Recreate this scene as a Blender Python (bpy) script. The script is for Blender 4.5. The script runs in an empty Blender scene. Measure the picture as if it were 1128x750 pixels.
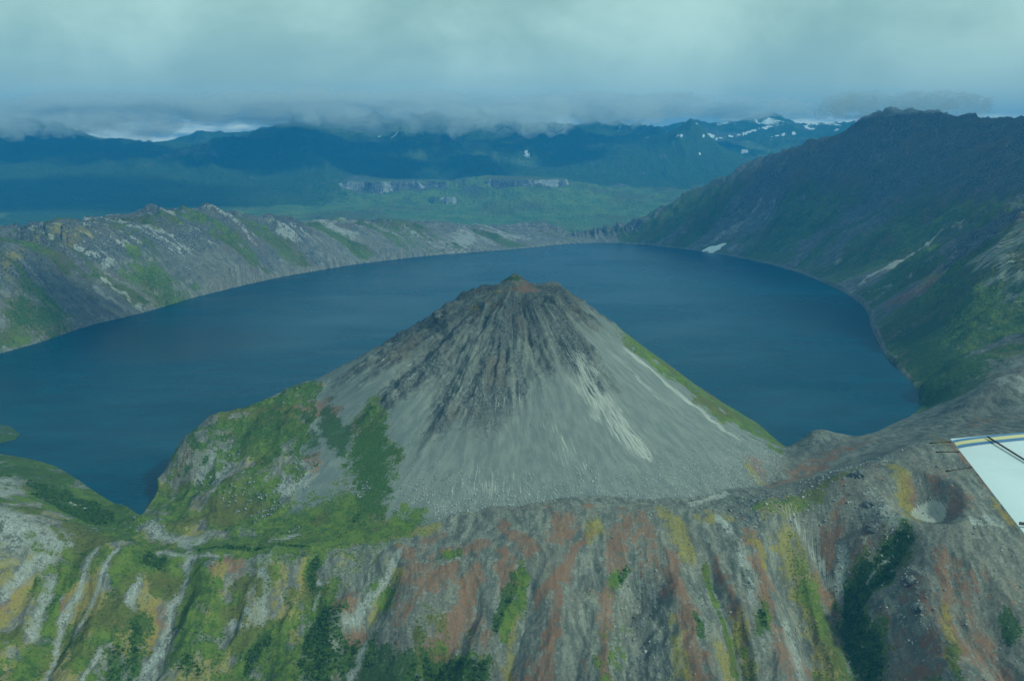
import bpy, math, random
import numpy as np

# ------------------------------------------------------------------ camera
F_PX, CX, CY = 1100.0, 564.0, 375.0          # focal length and centre in photo pixels (1128 x 750)
HC = 620.0                                    # camera height above the lake (m)
PITCH = math.atan((CY - 160.0) / F_PX)
sc = bpy.context.scene
cam_d = bpy.data.cameras.new("camera")
cam = bpy.data.objects.new("camera", cam_d)
sc.collection.objects.link(cam)
cam_d.sensor_fit = 'HORIZONTAL'
cam_d.sensor_width = 36.0
cam_d.lens = 36.0 * F_PX / 1128.0
cam_d.clip_start = 0.1
cam_d.clip_end = 120000.0
cam.location = (0, 0, HC)
cam.rotation_euler = (math.pi / 2 - PITCH, 0, 0)
sc.camera = cam

# ------------------------------------------------------------------ light
SUN_EL, SUN_AZ = math.radians(38), math.radians(118)     # azimuth clockwise from +Y (view direction)
sd_ = bpy.data.lights.new("sun", 'SUN')
sd_.energy = 3.2
sd_.angle = math.radians(4)
sd_.color = (1.0, 0.95, 0.86)
sun = bpy.data.objects.new("sun", sd_)
sc.collection.objects.link(sun)
sun.rotation_euler = (math.pi / 2 - SUN_EL, 0, math.pi - SUN_AZ)
sun.location = (0, 0, 900)

def N(nt, t, **kw):
    n = nt.nodes.new(t)
    for k, v in kw.items():
        if k.startswith('_'):
            setattr(n, k[1:], v)
    return n

class G:
    """small helper that builds node graphs"""
    def __init__(s, nt):
        s.nt = nt
    def link(s, a, b):
        s.nt.links.new(a, b)
    def put(s, sock, v):
        if isinstance(v, bpy.types.NodeSocket):
            s.link(v, sock)
        else:
            sock.default_value = v
    def math(s, op, a, b=0.0, c=0.0, clamp=False):
        n = s.nt.nodes.new('ShaderNodeMath'); n.operation = op; n.use_clamp = clamp
        s.put(n.inputs[0], a); s.put(n.inputs[1], b); s.put(n.inputs[2], c)
        return n.outputs[0]
    def vmath(s, op, a, b=(0, 0, 0)):
        n = s.nt.nodes.new('ShaderNodeVectorMath'); n.operation = op
        s.put(n.inputs[0], a); s.put(n.inputs[1], b)
        return n.outputs[0]
    def sep(s, v):
        n = s.nt.nodes.new('ShaderNodeSeparateXYZ'); s.link(v, n.inputs[0])
        return n.outputs
    def comb(s, x, y, z):
        n = s.nt.nodes.new('ShaderNodeCombineXYZ')
        s.put(n.inputs[0], x); s.put(n.inputs[1], y); s.put(n.inputs[2], z)
        return n.outputs[0]
    def noise(s, v, scale, detail=4, rough=0.55, dist=0.0, lac=2.0):
        n = s.nt.nodes.new('ShaderNodeTexNoise')
        s.link(v, n.inputs['Vector']); n.inputs['Scale'].default_value = scale
        n.inputs['Detail'].default_value = detail; n.inputs['Roughness'].default_value = rough
        n.inputs['Distortion'].default_value = dist; n.inputs['Lacunarity'].default_value = lac
        return n.outputs['Fac']
    def voro(s, v, scale, feature='F1', rnd=1.0):
        n = s.nt.nodes.new('ShaderNodeTexVoronoi'); n.feature = feature
        s.link(v, n.inputs['Vector']); n.inputs['Scale'].default_value = scale
        n.inputs['Randomness'].default_value = rnd
        return n.outputs['Distance'], n.outputs['Color']
    def step(s, v, lo, hi, o0=0.0, o1=1.0):
        n = s.nt.nodes.new('ShaderNodeMapRange'); n.interpolation_type = 'SMOOTHSTEP'
        s.put(n.inputs['Value'], v); n.inputs['From Min'].default_value = lo; n.inputs['From Max'].default_value = hi
        n.inputs['To Min'].default_value = o0; n.inputs['To Max'].default_value = o1
        return n.outputs[0]
    def mix(s, f, a, b, mode='MIX'):
        n = s.nt.nodes.new('ShaderNodeMix'); n.data_type = 'RGBA'; n.blend_type = mode
        s.put(n.inputs[0], f)
        for k, v in ((6, a), (7, b)):
            if isinstance(v, tuple) and len(v) == 3:
                v = (*v, 1.0)
            s.put(n.inputs[k], v)
        return n.outputs[2]
    def attr(s, name):
        n = s.nt.nodes.new('ShaderNodeAttribute'); n.attribute_name = name
        return n.outputs['Vector'], n.outputs['Alpha']

world = bpy.data.worlds.new("World")
sc.world = world
world.use_nodes = True
wn = world.node_tree
wn.nodes.clear()
g = G(wn)
out = wn.nodes.new('ShaderNodeOutputWorld')
bg = wn.nodes.new('ShaderNodeBackground')
bg.inputs['Strength'].default_value = 0.10
sky = wn.nodes.new('ShaderNodeTexSky')
sky.sky_type = 'NISHITA'
sky.sun_disc = False
sky.sun_elevation = SUN_EL
sky.sun_rotation = SUN_AZ
sky.dust_density = 1.5
geo = wn.nodes.new('ShaderNodeTexCoord')
d = geo.outputs['Generated']
dx, dy, dz = g.sep(d)
inv = g.math('DIVIDE', 1.0, g.math('ADD', g.math('MAXIMUM', dz, 0.0), 0.035))
pl = g.comb(g.math('MULTIPLY', dx, inv), g.math('MULTIPLY', dy, inv), 0.0)
c1 = g.noise(pl, 0.22, 5, 0.5, 0.3)
pl2 = g.comb(g.math('MULTIPLY', dx, 6.0), g.math('MULTIPLY', dy, 6.0), g.math('MULTIPLY', dz, 9.0))
c2 = g.noise(pl2, 0.9, 6, 0.55, 0.25)
cl = g.math('ADD', g.math('MULTIPLY', c1, 0.25), g.math('MULTIPLY', c2, 0.75))
shade = g.step(cl, 0.36, 0.64)
ccol = g.mix(shade, (4.3, 5.2, 5.1), (6.8, 7.6, 7.3))
# the cloud base is darker towards the far, low part of the sky; a thin bright gap shows under it
low = g.step(dz, 0.03, 0.11)
ccol = g.mix(low, g.mix(0.6, ccol, (5.3, 6.1, 6.0)), ccol)
ccol = g.mix(g.step(dz, 0.22, 0.6), ccol, g.mix(0.5, ccol, (2.1, 2.4, 2.35)))
gapn = g.noise(g.comb(g.math('MULTIPLY', dx, 1.0), 0.0, g.math('MULTIPLY', dz, 5.0)), 7.0, 4, 0.6)
gap = g.math('MULTIPLY', g.step(dz, 0.034, 0.018), g.step(gapn, 0.47, 0.6))
ccol = g.mix(gap, ccol, (17.0, 15.5, 12.5))
cover = g.step(g.noise(pl, 0.12, 3, 0.5), 0.25, 0.36, 0.86, 1.0)
skyc = g.mix(cover, sky.outputs[0], ccol)
skyc = g.mix(g.step(dz, 0.0, -0.02), skyc, (0.5, 0.9, 0.9))
g.link(skyc, bg.inputs['Color'])
g.link(bg.outputs[0], out.inputs['Surface'])

vs = sc.view_settings
vs.view_transform = 'Standard'
vs.look = 'None'
vs.exposure = 0.06
vs.gamma = 1.0
vs.use_curve_mapping = False
try:
    vs.use_white_balance = True
    vs.white_balance_temperature = 5850
    vs.white_balance_tint = -24
except Exception:
    pass
sc.cycles.use_denoising = True
sc.cycles.max_bounces = 5
sc.cycles.diffuse_bounces = 2
sc.cycles.glossy_bounces = 2
sc.cycles.volume_bounces = 3

# ------------------------------------------------------------------ helpers
def px_dir(px, py):
    r = (px - CX) / F_PX
    u = (CY - py) / F_PX
    return r, math.cos(PITCH) + u * math.sin(PITCH), -math.sin(PITCH) + u * math.cos(PITCH)

def at_z(px, py, z):
    a, b, c = px_dir(px, py)
    t = (z - HC) / c
    return (a * t, b * t, z)

def at_y(px, py, Y):
    a, b, c = px_dir(px, py)
    t = Y / b
    return (a * t, Y, HC + c * t)

_rng = np.random.default_rng(11)
_T = _rng.random((256, 256)).astype(np.float32)

def vnoise(x, y, seed=0):
    x = x + seed * 37.17; y = y + seed * 91.73
    xi = np.floor(x).astype(np.int64); yi = np.floor(y).astype(np.int64)
    fx = (x - xi).astype(np.float32); fy = (y - yi).astype(np.float32)
    fx = fx * fx * fx * (fx * (fx * 6 - 15) + 10); fy = fy * fy * fy * (fy * (fy * 6 - 15) + 10)
    x0 = xi & 255; x1 = (xi + 1) & 255; y0 = yi & 255; y1 = (yi + 1) & 255
    a = _T[y0, x0]; b = _T[y0, x1]; c = _T[y1, x0]; d_ = _T[y1, x1]
    return (a + (b - a) * fx) * (1 - fy) + (c + (d_ - c) * fx) * fy

def fbm(x, y, octv=5, seed=0, rough=0.5):
    s = 0; a = 1.0; t = 0
    for o in range(octv):
        s = s + a * vnoise(x * 2 ** o * 0.9 + y * 0.3 * 2 ** o, y * 2 ** o * 0.9 - x * 0.3 * 2 ** o, seed + o * 3)
        t += a; a *= rough
    return s / t

def ridged(x, y, octv=5, seed=0, rough=0.5):
    s = 0; a = 1.0; t = 0
    for o in range(octv):
        n = 1 - np.abs(2 * vnoise(x * 2 ** o * 0.9 + y * 0.3 * 2 ** o, y * 2 ** o * 0.9 - x * 0.3 * 2 ** o, seed + o * 3) - 1)
        s = s + a * n * n; t += a; a *= rough
    return s / t

def sstep(v, lo, hi):
    t = np.clip((v - lo) / (hi - lo), 0, 1)
    return t * t * (3 - 2 * t)

class RBF:
    def __init__(s, pts, c, sm=0.0):
        p = np.array(pts, float)
        s.p = p[:, :2]; s.c = c
        n = len(p)
        D = np.sqrt(((s.p[:, None] - s.p[None]) ** 2).sum(-1) + c * c)
        A = np.zeros((n + 1, n + 1)); A[:n, :n] = -D + sm * np.eye(n); A[:n, n] = 1; A[n, :n] = 1
        b = np.zeros(n + 1); b[:n] = p[:, 2]
        s.w = np.linalg.solve(A, b)
    def __call__(s, x, y):
        o = np.full(x.shape, s.w[-1])
        for (px_, py_), w in zip(s.p, s.w[:-1]):
            o -= w * np.sqrt((x - px_) ** 2 + (y - py_) ** 2 + s.c ** 2)
        return o

def seg_dist(x, y, pts):
    """distance to a polyline and arc length of the nearest point"""
    best = np.full(x.shape, 1e18); arc = np.zeros(x.shape); L = 0.0
    for (a0, b0), (a1, b1) in zip(pts[:-1], pts[1:]):
        vx, vy = a1 - a0, b1 - b0
        l2 = vx * vx + vy * vy + 1e-9
        t = np.clip(((x - a0) * vx + (y - b0) * vy) / l2, 0, 1)
        dd = (x - a0 - t * vx) ** 2 + (y - b0 - t * vy) ** 2
        m = dd < best
        best = np.where(m, dd, best); arc = np.where(m, L + t * math.sqrt(l2), arc)
        L += math.sqrt(l2)
    return np.sqrt(best), arc

def inside(x, y, poly):
    c = np.zeros(x.shape, bool)
    n = len(poly)
    for i in range(n):
        x0, y0 = poly[i]; x1, y1 = poly[(i + 1) % n]
        if y0 == y1: continue
        c ^= ((y0 > y) != (y1 > y)) & (x < (x1 - x0) * (y - y0) / (y1 - y0) + x0)
    return c

# ------------------------------------------------------------------ shoreline (photo outline of the water at lake level)
shore_px = [(155, 568), (128, 556), (95, 535), (62, 514), (35, 506), (0, 500), (-60, 494), (-150, 492), (-60, 491), (0, 488), (17, 484),
            (22, 478), (12, 470), (0, 467), (-60, 462), (-150, 458), (-230, 452), (-150, 432), (-60, 406), (0, 389),
            (40, 378), (100, 358), (155, 345), (220, 326), (300, 307), (350, 298), (400, 290), (480, 281), (560, 275), (640, 268),
            (700, 269), (740, 273), (780, 278), (830, 287), (870, 297), (900, 308), (935, 325), (955, 342), (960, 360), (974, 388),
            (993, 410), (1011, 430), (1015, 445), (1000, 460), (965, 476), (930, 484), (890, 490), (866, 494)]
shore = [at_z(a, b, 0)[:2] for a, b in shore_px]
CONE = (6.0, 2050.0)
back = [(530, 2140), (470, 2300), (330, 2430), (150, 2500), (-60, 2520), (-260, 2470), (-430, 2330), (-560, 2160), (-640, 2000), (-660, 1870),
        (-655, 1760), (-630, 1690)]
lake_poly = shore + back
# smooth the polygon a little and roughen it
def densify(poly, step=40):
    o = []
    n = len(poly)
    for i in range(n):
        p0 = np.array(poly[i - 1]); p1 = np.array(poly[i]); p2 = np.array(poly[(i + 1) % n]); p3 = np.array(poly[(i + 2) % n])
        k = max(1, int(np.linalg.norm(p2 - p1) / step)); k = min(k, 8)
        for j in range(k):
            t = j / k
            q = 0.5 * ((2 * p1) + (-p0 + p2) * t + (2 * p0 - 5 * p1 + 4 * p2 - p3) * t * t + (-p0 + 3 * p1 - 3 * p2 + p3) * t ** 3)
            o.append((float(q[0]), float(q[1])))
    return o
lake_s = densify(lake_poly, 70)

# ------------------------------------------------------------------ height control points
cp = []
for p in shore[::1]:
    cp.append((p[0], p[1], 1.0))
for p in back:
    cp.append((p[0], p[1], 1.0))
# near rim crest
for a, b, z in [(-200, 560, 110), (-90, 565, 95), (0, 575, 75), (75, 600, 40), (130, 603, 25), (200, 607, 15), (300, 604, 12), (400, 598, 15),
                (470, 590, 25), (560, 564, 45), (640, 552, 55), (720, 557, 50), (770, 563, 45), (850, 556, 60), (930, 526, 90),
                (1000, 493, 110), (1060, 482, 120), (1128, 474, 125), (1250, 467, 130), (1400, 460, 140),
                # behind the rim, before the water
                (0, 540, 55), (30, 525, 35), (60, 555, 28), (100, 575, 18), (20, 510, 14), (140, 580, 6), (200, 596, 8), (300, 594, 9),
                (400, 584, 12), (460, 574, 15), (560, 552, 30), (700, 548, 38), (790, 548, 34),
                (896, 473, 42), (880, 486, 22), (925, 480, 27), (960, 482, 26), (1000, 472, 32), (1050, 446, 84), (1100, 417, 150), (1150, 410, 165), (1300, 400, 190),
                (870, 510, 14), (850, 535, 15), (900, 520, 22), (940, 503, 45), (1000, 483, 78), (1080, 468, 105), (1128, 455, 120),
                # front of the pit
                (1020, 588, 62), (1100, 590, 66), (960, 580, 58), (1128, 540, 96), (960, 535, 84), (900, 570, 46),
                # lowest part of the picture
                (-150, 760, -15), (0, 750, -40), (150, 750, -71), (300, 750, -78), (450, 750, -76), (560, 750, -70), (700, 750, -64), (820, 750, -62),
                (950, 750, -84), (1060, 750, -36), (1128, 750, -30), (1300, 750, -10),
                (0, 660, 15), (150, 670, -22), (300, 670, -28), (450, 660, -16), (560, 640, 0), (700, 640, 4), (820, 640, 4), (905, 655, -20),
                (1000, 650, 14), (1100, 650, 28), (1250, 640, 45)]:
    cp.append(at_z(a, b, z))
# green hummock left of the cone
for a, b, Y in [(335, 422, 2000), (290, 440, 1920), (230, 462, 1850), (195, 490, 1760), (168, 524, 1690), (300, 500, 1730), (380, 470, 1800),
                (250, 530, 1650), (200, 560, 1600), (350, 545, 1620), (180, 578, 1560), (400, 520, 1680), (270, 470, 1820)]:
    cp.append(at_y(a, b, Y))
# under the camera
for x, y, z in [(-700, 700, -230), (0, 700, -250), (700, 700, -190), (0, 0, -420), (-1500, 900, -180), (1500, 900, -60), (-1500, 1500, 120), (1800, 1700, 160)]:
    cp.append((x, y, z))
# left and far rim of the caldera
rim = [(-350, 330, 2600), (-180, 318, 2800), (-60, 300, 3100), (0, 281, 3320), (28, 262, 3600), (75, 252, 3850), (105, 257, 3950), (140, 256, 4050), (195, 241, 4400),
       (230, 243, 4600), (260, 239, 4750), (330, 243, 5150), (400, 248, 5600), (450, 243, 5950), (490, 246, 6150), (530, 249, 6380), (600, 247, 6750), (640, 259, 6950),
       (690, 250, 7000), (700, 240, 6950), (760, 214, 6750), (800, 199, 6600), (845, 178, 6450), (862, 165, 6380), (892, 158, 6280), (905, 160, 6230), (930, 149, 6130),
       (952, 128, 6050), (985, 120, 6000), (1012, 122, 5900), (1030, 134, 5750), (1052, 150, 5600), (1088, 145, 5250), (1128, 139, 4900), (1250, 136, 4400), (1400, 150, 3900)]
for a, b, Y in rim:
    cp.append(at_y(a, b, Y))
# outer flank beyond the rim
for a, Y, z in [(-300, 3400, 60), (-100, 4200, -20), (50, 4900, 0), (200, 5600, -20), (350, 6400, -40), (500, 7400, -60), (620, 7900, -60), (700, 8000, -40), (800, 7900, 60),
                (900, 7600, 200), (1000, 7500, 300), (1128, 7000, 350), (1300, 6200, 400), (1500, 5000, 450)]:
    cp.append(((a - CX) / F_PX * Y * 1.01, Y, z))
# right wall, spurs and the pale ridge
for a, b, Y in [(950, 232, 5350), (880, 240, 5750), (820, 240, 6200), (1000, 240, 4800), (1050, 240, 4400), (1050, 200, 5000), (1128, 200, 4300),
                (960, 300, 4250), (1020, 280, 3900), (1128, 246, 3100), (1095, 272, 3150), (1060, 294, 3250), (1015, 314, 3380), (980, 335, 3480),
                (1128, 330, 2700), (1075, 322, 2850), (1040, 345, 2950), (1000, 372, 3000), (1128, 385, 2400), (1060, 395, 2450), (1020, 425, 2380), (1200, 240, 3000), (1200, 330, 2600)]:
    cp.append(at_y(a, b, Y))
near = RBF(cp, 25.0, 2.0)

fp = []
# far valley, mesas and ranges (photo outline + distance)
for a, Y, z in [(-300, 5500, 0), (0, 6500, -20), (200, 7500, -40), (500, 8200, -60), (800, 8600, -60), (1100, 9000, 100), (1400, 7500, 400), (-600, 4500, 50)]:
    fp.append(((a - CX) / F_PX * Y * 1.01, Y, z))
for a, b, Y in [(-200, 235, 8800), (0, 232, 8800), (150, 230, 9000), (300, 232, 9000), (450, 240, 9000), (560, 243, 9200), (680, 240, 9200), (760, 225, 9800), (860, 215, 9800),
                (0, 205, 10300), (150, 207, 10300), (300, 207, 10500), (400, 212, 10400), (470, 214, 10300), (560, 210, 10300), (620, 212, 10300), (700, 212, 10600), (800, 205, 11000),
                (0, 180, 11500), (120, 180, 11800), (250, 178, 11800), (380, 180, 12000), (500, 182, 12200), (620, 182, 12300), (700, 190, 12000), (850, 190, 12500),
                (-200, 140, 13000), (-60, 138, 13000), (0, 141, 13000), (45, 141, 13200), (70, 149, 13300), (120, 153, 13500), (160, 160, 14000), (190, 161, 14500), (215, 156, 14000),
                (250, 150, 13600), (285, 140, 13400), (330, 134, 13300), (370, 140, 13400), (420, 140, 13500), (480, 138, 13600), (540, 140, 13800), (600, 137, 13800), (640, 136, 14000), (665, 143, 14000),
                (700, 146, 14000), (735, 152, 13500), (765, 143, 13000), (790, 156, 13200), (830, 168, 13400), (870, 172, 13200), (940, 165, 13000), (1050, 160, 12500), (1250, 150, 12000),
                (800, 141, 17500), (830, 129, 17500), (860, 137, 17600), (890, 134, 17500), (930, 137, 17500), (1000, 140, 17500),
                (150, 163, 19000), (205, 164, 19000), (500, 150, 18000), (650, 152, 18000), (740, 150, 17500), (0, 155, 18000), (330, 155, 18000), (1128, 150, 17500)]:
    fp.append(at_y(a, b, Y))
for x in (-16000, -6000, 0, 6000, 16000):
    fp.append((x, 24000, 300)); fp.append((x * 2.5, 60000, 0))
far = RBF(fp, 220.0, 0.0)

# ------------------------------------------------------------------ polar grid
half = math.radians(35.5)
core = np.linspace(-half, half, 1120)
outer = half + (math.radians(72) - half) * (np.linspace(0, 1, 26)[1:]) ** 1.6
AZ = np.concatenate([-outer[::-1], core, outer])
rr = list(np.linspace(30, 880, 40))
r = rr[-1]
while r < 2450: r += 2.2; rr.append(r)
while r < 7400: r *= 1.0037; rr.append(r)
while r < 9300: r *= 1.0055; rr.append(r)
while r < 10900: r *= 1.0022; rr.append(r)
while r < 20000: r *= 1.0062; rr.append(r)
while r < 26000: r *= 1.02; rr.append(r)
RR = np.array(rr)
NR, NC = len(RR), len(AZ)
Rg, Ag = np.meshgrid(RR, AZ, indexing='ij')
X = Rg * np.sin(Ag); Y = Rg * np.cos(Ag)

# smooth base on a coarse subgrid, then interpolate
def coarse_eval(fn, ri, ci):
    r_i = np.unique(np.concatenate([np.arange(0, NR, ri), [NR - 1]])); c_i = np.unique(np.concatenate([np.arange(0, NC, ci), [NC - 1]]))
    v = fn(X[np.ix_(r_i, c_i)], Y[np.ix_(r_i, c_i)])
    tmp = np.empty((len(r_i), NC))
    for k in range(len(r_i)): tmp[k] = np.interp(np.arange(NC), c_i, v[k])
    o = np.empty((NR, NC)); rows = np.arange(NR)
    j = np.clip(np.searchsorted(r_i, rows, side='right') - 1, 0, len(r_i) - 2)
    t = ((rows - r_i[j]) / (r_i[j + 1] - r_i[j]))[:, None]
    return tmp[j] * (1 - t) + tmp[j + 1] * t

zn = coarse_eval(near, 4, 6)
zf = coarse_eval(far, 3, 5)
w = sstep(Y, 7000, 8200)
Z = zn * (1 - w) + zf * w

m8 = RR < 8600
k8 = int(m8.sum())
sd = np.full((NR, NC), 5000.0); arc = np.zeros((NR, NC))
lp = lake_s + [lake_s[0]]
dist, a_ = seg_dist(X[:k8], Y[:k8], lp)
ins = inside(X[:k8], Y[:k8], lake_s)
dist = dist + (fbm(X[:k8] / 60, Y[:k8] / 60, 4, 3) - 0.5) * 22 * sstep(dist, 0, 30)
dist = np.where(ins, -np.abs(dist), np.abs(dist))
sd[:k8] = dist; arc[:k8] = a_

# cone
cdx, cdy = X - CONE[0], Y - CONE[1]
rho = np.hypot(cdx, cdy)
phi = np.arctan2(cdx, -cdy)                   # 0 towards the camera, positive to the right
ux, uy = cdx / (rho + 1e-6), cdy / (rho + 1e-6)
rwarp = rho + (fbm(phi * 3 + 7, rho / 260, 3, 8) - 0.5) * 26 * sstep(rho, 60, 200)
pr = np.interp(rwarp, [0, 14, 30, 50, 105, 150, 250, 470, 560, 640, 800], [364, 353, 338, 331, 322, 288, 217, 58, 4, -30, -120])
pL = np.interp(rwarp, [0, 14, 34, 60, 166, 182, 320, 420, 560, 680, 800], [364, 353, 336, 325, 280, 258, 188, 134, 60, 8, -40])
pF = np.interp(rwarp, [0, 14, 34, 60, 120, 200, 300, 420, 500, 570, 650, 760], [364, 353, 336, 322, 284, 224, 154, 80, 44, 22, 2, -40])
wR = np.clip(ux, 0, 1) ** 1.3; wL = np.clip(-ux, 0, 1) ** 1.3
wF = np.clip(-uy, 0, 1) ** 1.3; wB = np.clip(uy, 0, 1) ** 1.3
CZ = (pr * (wR + wB) + pL * wL + pF * wF) / (wR + wL + wF + wB + 1e-6)
cm = rho < 900
# gullies and ribs that run down the cone, rough near the top
rock_line = 145 + (fbm(phi * 6, rho * 0 + 2.0, 4, 21) - 0.5) * 190 + 110 * sstep(phi, 0.15, 0.9)
rocky = sstep(CZ, rock_line - 20, rock_line + 45) * (np.cos(phi) > -2)
rib = ridged(phi * 5.5 + 0.15 * fbm(X / 60, Y / 60, 3, 5), rho / 420 + 3, 4, 31) - 0.45
rib2 = ridged(phi * 17 + 0.3 * fbm(X / 30, Y / 30, 2, 6), rho / 150, 3, 37) - 0.45
env = sstep(rho, 25, 110) * sstep(rho, 620, 330)
CZ = CZ + env * (rib * (4 + 20 * rocky) + rib2 * (0.3 + 5.0 * rocky))
CZ = CZ + rocky * (fbm(X / 14, Y / 14, 4, 12) - 0.5) * 12 * sstep(rho, 0, 60) + rocky * (ridged(X / 34, Y / 34, 4, 15) - 0.45) * 10 * sstep(rho, 30, 110)
CZ = CZ + (fbm(X / 9, Y / 9, 3, 14) - 0.5) * 7 * sstep(rho, 75, 20)

# how much of the near ground is land next to the lake: keep land above water, bed below
land0 = np.maximum(Z, np.minimum(0.5 + np.maximum(sd, 0) * 0.22, 12))
nearw = sstep(sd, 900, 300)
lakeside = Y > 1445
Z = np.where((sd > 0) & (Y < 8600) & lakeside, np.where(sd < 400, land0, Z), Z)

# hummock roughness, rim roughness
foreg = (Y < 2600)
lump = fbm(X / 70, Y / 70, 5, 41) - 0.5
hum = foreg * sstep(Y, 1470, 1540) * sstep(X, 60, -180) * sstep(X, -720, -600)
Z = Z + hum * (lump * 34 + (ridged(X / 38, Y / 60, 4, 44) - .45) * 9) * sstep(sd, 0, 70)
fg = sstep(Y, 1780, 1500) * (1 - hum)
# ribs that run down the outer slope towards the viewer
xw = X + (fbm(X / 130, Y / 150, 4, 52) - 0.5) * 90
xflow = X + (fbm(X / 110, Y / 160, 2, 53) - 0.5) * 46
below = sstep(Y, 1560, 1330)
Z = Z + below * ((vnoise(xw / 62, Y / 420, 54) - 0.5) * 34 * sstep(Y, 1500, 1400) + (ridged(xw / 120, Y / 480, 4, 55) - 0.45) * 20 + (ridged(xw / 34, Y / 110, 4, 58) - 0.45) * 6)
Z = Z + fg * ((lump) * 9 + (fbm(X / 15, Y / 18, 4, 61) - 0.5) * 3.2) * sstep(sd, 0, 50)
# right foreground swale and left lake slope
Z = Z + foreg * (1 - fg) * (1 - hum) * sstep(sd, 0, 60) * (fbm(X / 45, Y / 45, 5, 64) - 0.5) * 9

rightm = sstep(X, 300, 900)
# caldera walls: gullies that slant down to the shore
wall = ((Y > 2250) & (Y < 8600)) * sstep(sd, 5, 160) * sstep(Y, 2250, 2700) * sstep(Y, 8600, 7900)
aw = arc + (fbm(X / 260, Y / 260, 4, 71) - 0.5) * 170 + (1 - rightm) * 0.5 * np.clip(sd, 0, 900)
gul = ridged(aw / (150 + 180 * rightm), sd / 900, 4, 73) - 0.45
spur = wall * rightm * (ridged(aw / 330 + 2.3, sd / 1800, 4, 74) - 0.45) * 105 * sstep(sd, 30, 300) * sstep(Z, 680, 400)
gul2 = ridged(aw / 60, sd / 320, 3, 77) - 0.45
crag = ridged(X / 130, Y / 130, 5, 79) - 0.45
up = sstep(sd, 0, 350)
Z = Z + wall * up * (gul * (60 + 75 * rightm * sstep(Z, 620, 300)) + gul2 * (20 + 10 * rightm) + crag * (18 + 40 * rightm * sstep(Z, 150, 500)))
Z = Z + spur
leftw = wall * (1 - rightm)
Z = Z + leftw * sstep(Z, 90, 210) * (ridged(aw / 110, sd / 240, 5, 83, .6) - 0.45) * 62
# far country
fw = sstep(Y, 8200, 10000)
alt = sstep(Z, 50, 600)
Z = Z + fw * ((ridged(X / 1500, Y / 1500, 6, 91, 0.52) - 0.45) * (70 + 300 * alt) + (fbm(X / 400, Y / 400, 4, 95) - 0.5) * 40) * sstep(Y, 19500, 17000)
# mesas: two tablelands with pale cliffs that stand in the valley
def mesa(Z, cx, cy, rx, ry, top, seed):
    q = ((np.abs(X - cx) / rx) ** 3 + (np.abs(Y - cy) / ry) ** 3) ** (1 / 3) + (fbm(X / 380, Y / 380, 4, seed) - 0.5) * 0.8
    t = sstep(q, 1.03, 0.95)
    return np.where(q < 1.5, np.maximum(Z, Z * (1 - t) + top * t), Z), sstep(q, 1.12, 1.02) * sstep(q, 0.86, 0.94) * sstep(top - Z, 5, 30)
cx1, cy1, _ = at_y(430, 209, 10700); cx2, cy2, _ = at_y(580, 207, 10600)
apron1 = 70 * sstep(np.hypot((X - cx1) / 1.9, Y - cy1), 900, 350); apron2 = 80 * sstep(np.hypot((X - cx2) / 1.4, Y - cy2), 900, 300)
Z = Z + (apron1 + apron2) * fw
Z, cliff1 = mesa(Z, cx1, cy1, 560, 420, at_y(430, 203, 10300)[2] + 25, 101)
Z, cliff2 = mesa(Z, cx2, cy2, 400, 420, at_y(580, 201, 10200)[2] + 25, 105)
cx3, cy3, _ = at_y(488, 222, 10000)
Z, cliff3 = mesa(Z, cx3, cy3, 150, 120, at_y(488, 217, 9950)[2], 108)
mesa_cliff = np.clip(cliff1 + cliff2 + cliff3, 0, 1) * (Z > -400)

# smooth-union with the cone
kk = 10.0
dd = np.clip(0.5 + 0.5 * (CZ - Z) / kk, 0, 1)
Zu = Z * (1 - dd) + CZ * dd + kk * dd * (1 - dd)
is_cone = (cm & (CZ > Z - 1) & (sd > -60) & (Y > 1500))
Z = np.where(cm & (rho < 720), Zu, Z)

def shore_fix(Z):
    lake = (sd < 0) & (Y < 8600)
    Z = np.where(lake, -1.2 - np.minimum(-sd * 0.35, 50), Z)
    lo = (sd >= 0) & (sd < 500) & (Y < 8600) & lakeside
    return np.where(lo, np.maximum(Z, 0.05 + 0.1 * np.minimum(sd, 60)), Z)
Z = shore_fix(Z)

def ray(px, py, Zs=None):
    """where the sight line through a photo pixel meets the ground"""
    a, b, c = px_dir(px, py)
    az = math.atan2(a, b); s = c / math.hypot(a, b)
    j = int(np.clip(np.searchsorted(AZ, az), 1, NC - 1))
    col = ((Z[:, j] - HC) / RR)
    cmx = np.maximum.accumulate(col)
    i = int(np.clip(np.searchsorted(cmx, s), 1, NR - 1))
    c0, c1 = cmx[i - 1], cmx[i]
    t = (s - c0) / (c1 - c0 + 1e-12)
    R_ = RR[i - 1] + (RR[i] - RR[i - 1]) * min(max(t, 0), 1)
    return R_ * math.sin(az), R_ * math.cos(az), Z[i, j]

def zat(x, y):
    R_ = math.hypot(x, y); az = math.atan2(x, y)
    i = int(np.clip(np.searchsorted(RR, R_), 1, NR - 1)); j = int(np.clip(np.searchsorted(AZ, az), 1, NC - 1))
    t = (R_ - RR[i - 1]) / (RR[i] - RR[i - 1]); u = (az - AZ[j - 1]) / (AZ[j] - AZ[j - 1])
    return (Z[i - 1, j - 1] * (1 - t) + Z[i, j - 1] * t) * (1 - u) + (Z[i - 1, j] * (1 - t) + Z[i, j] * t) * u

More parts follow.
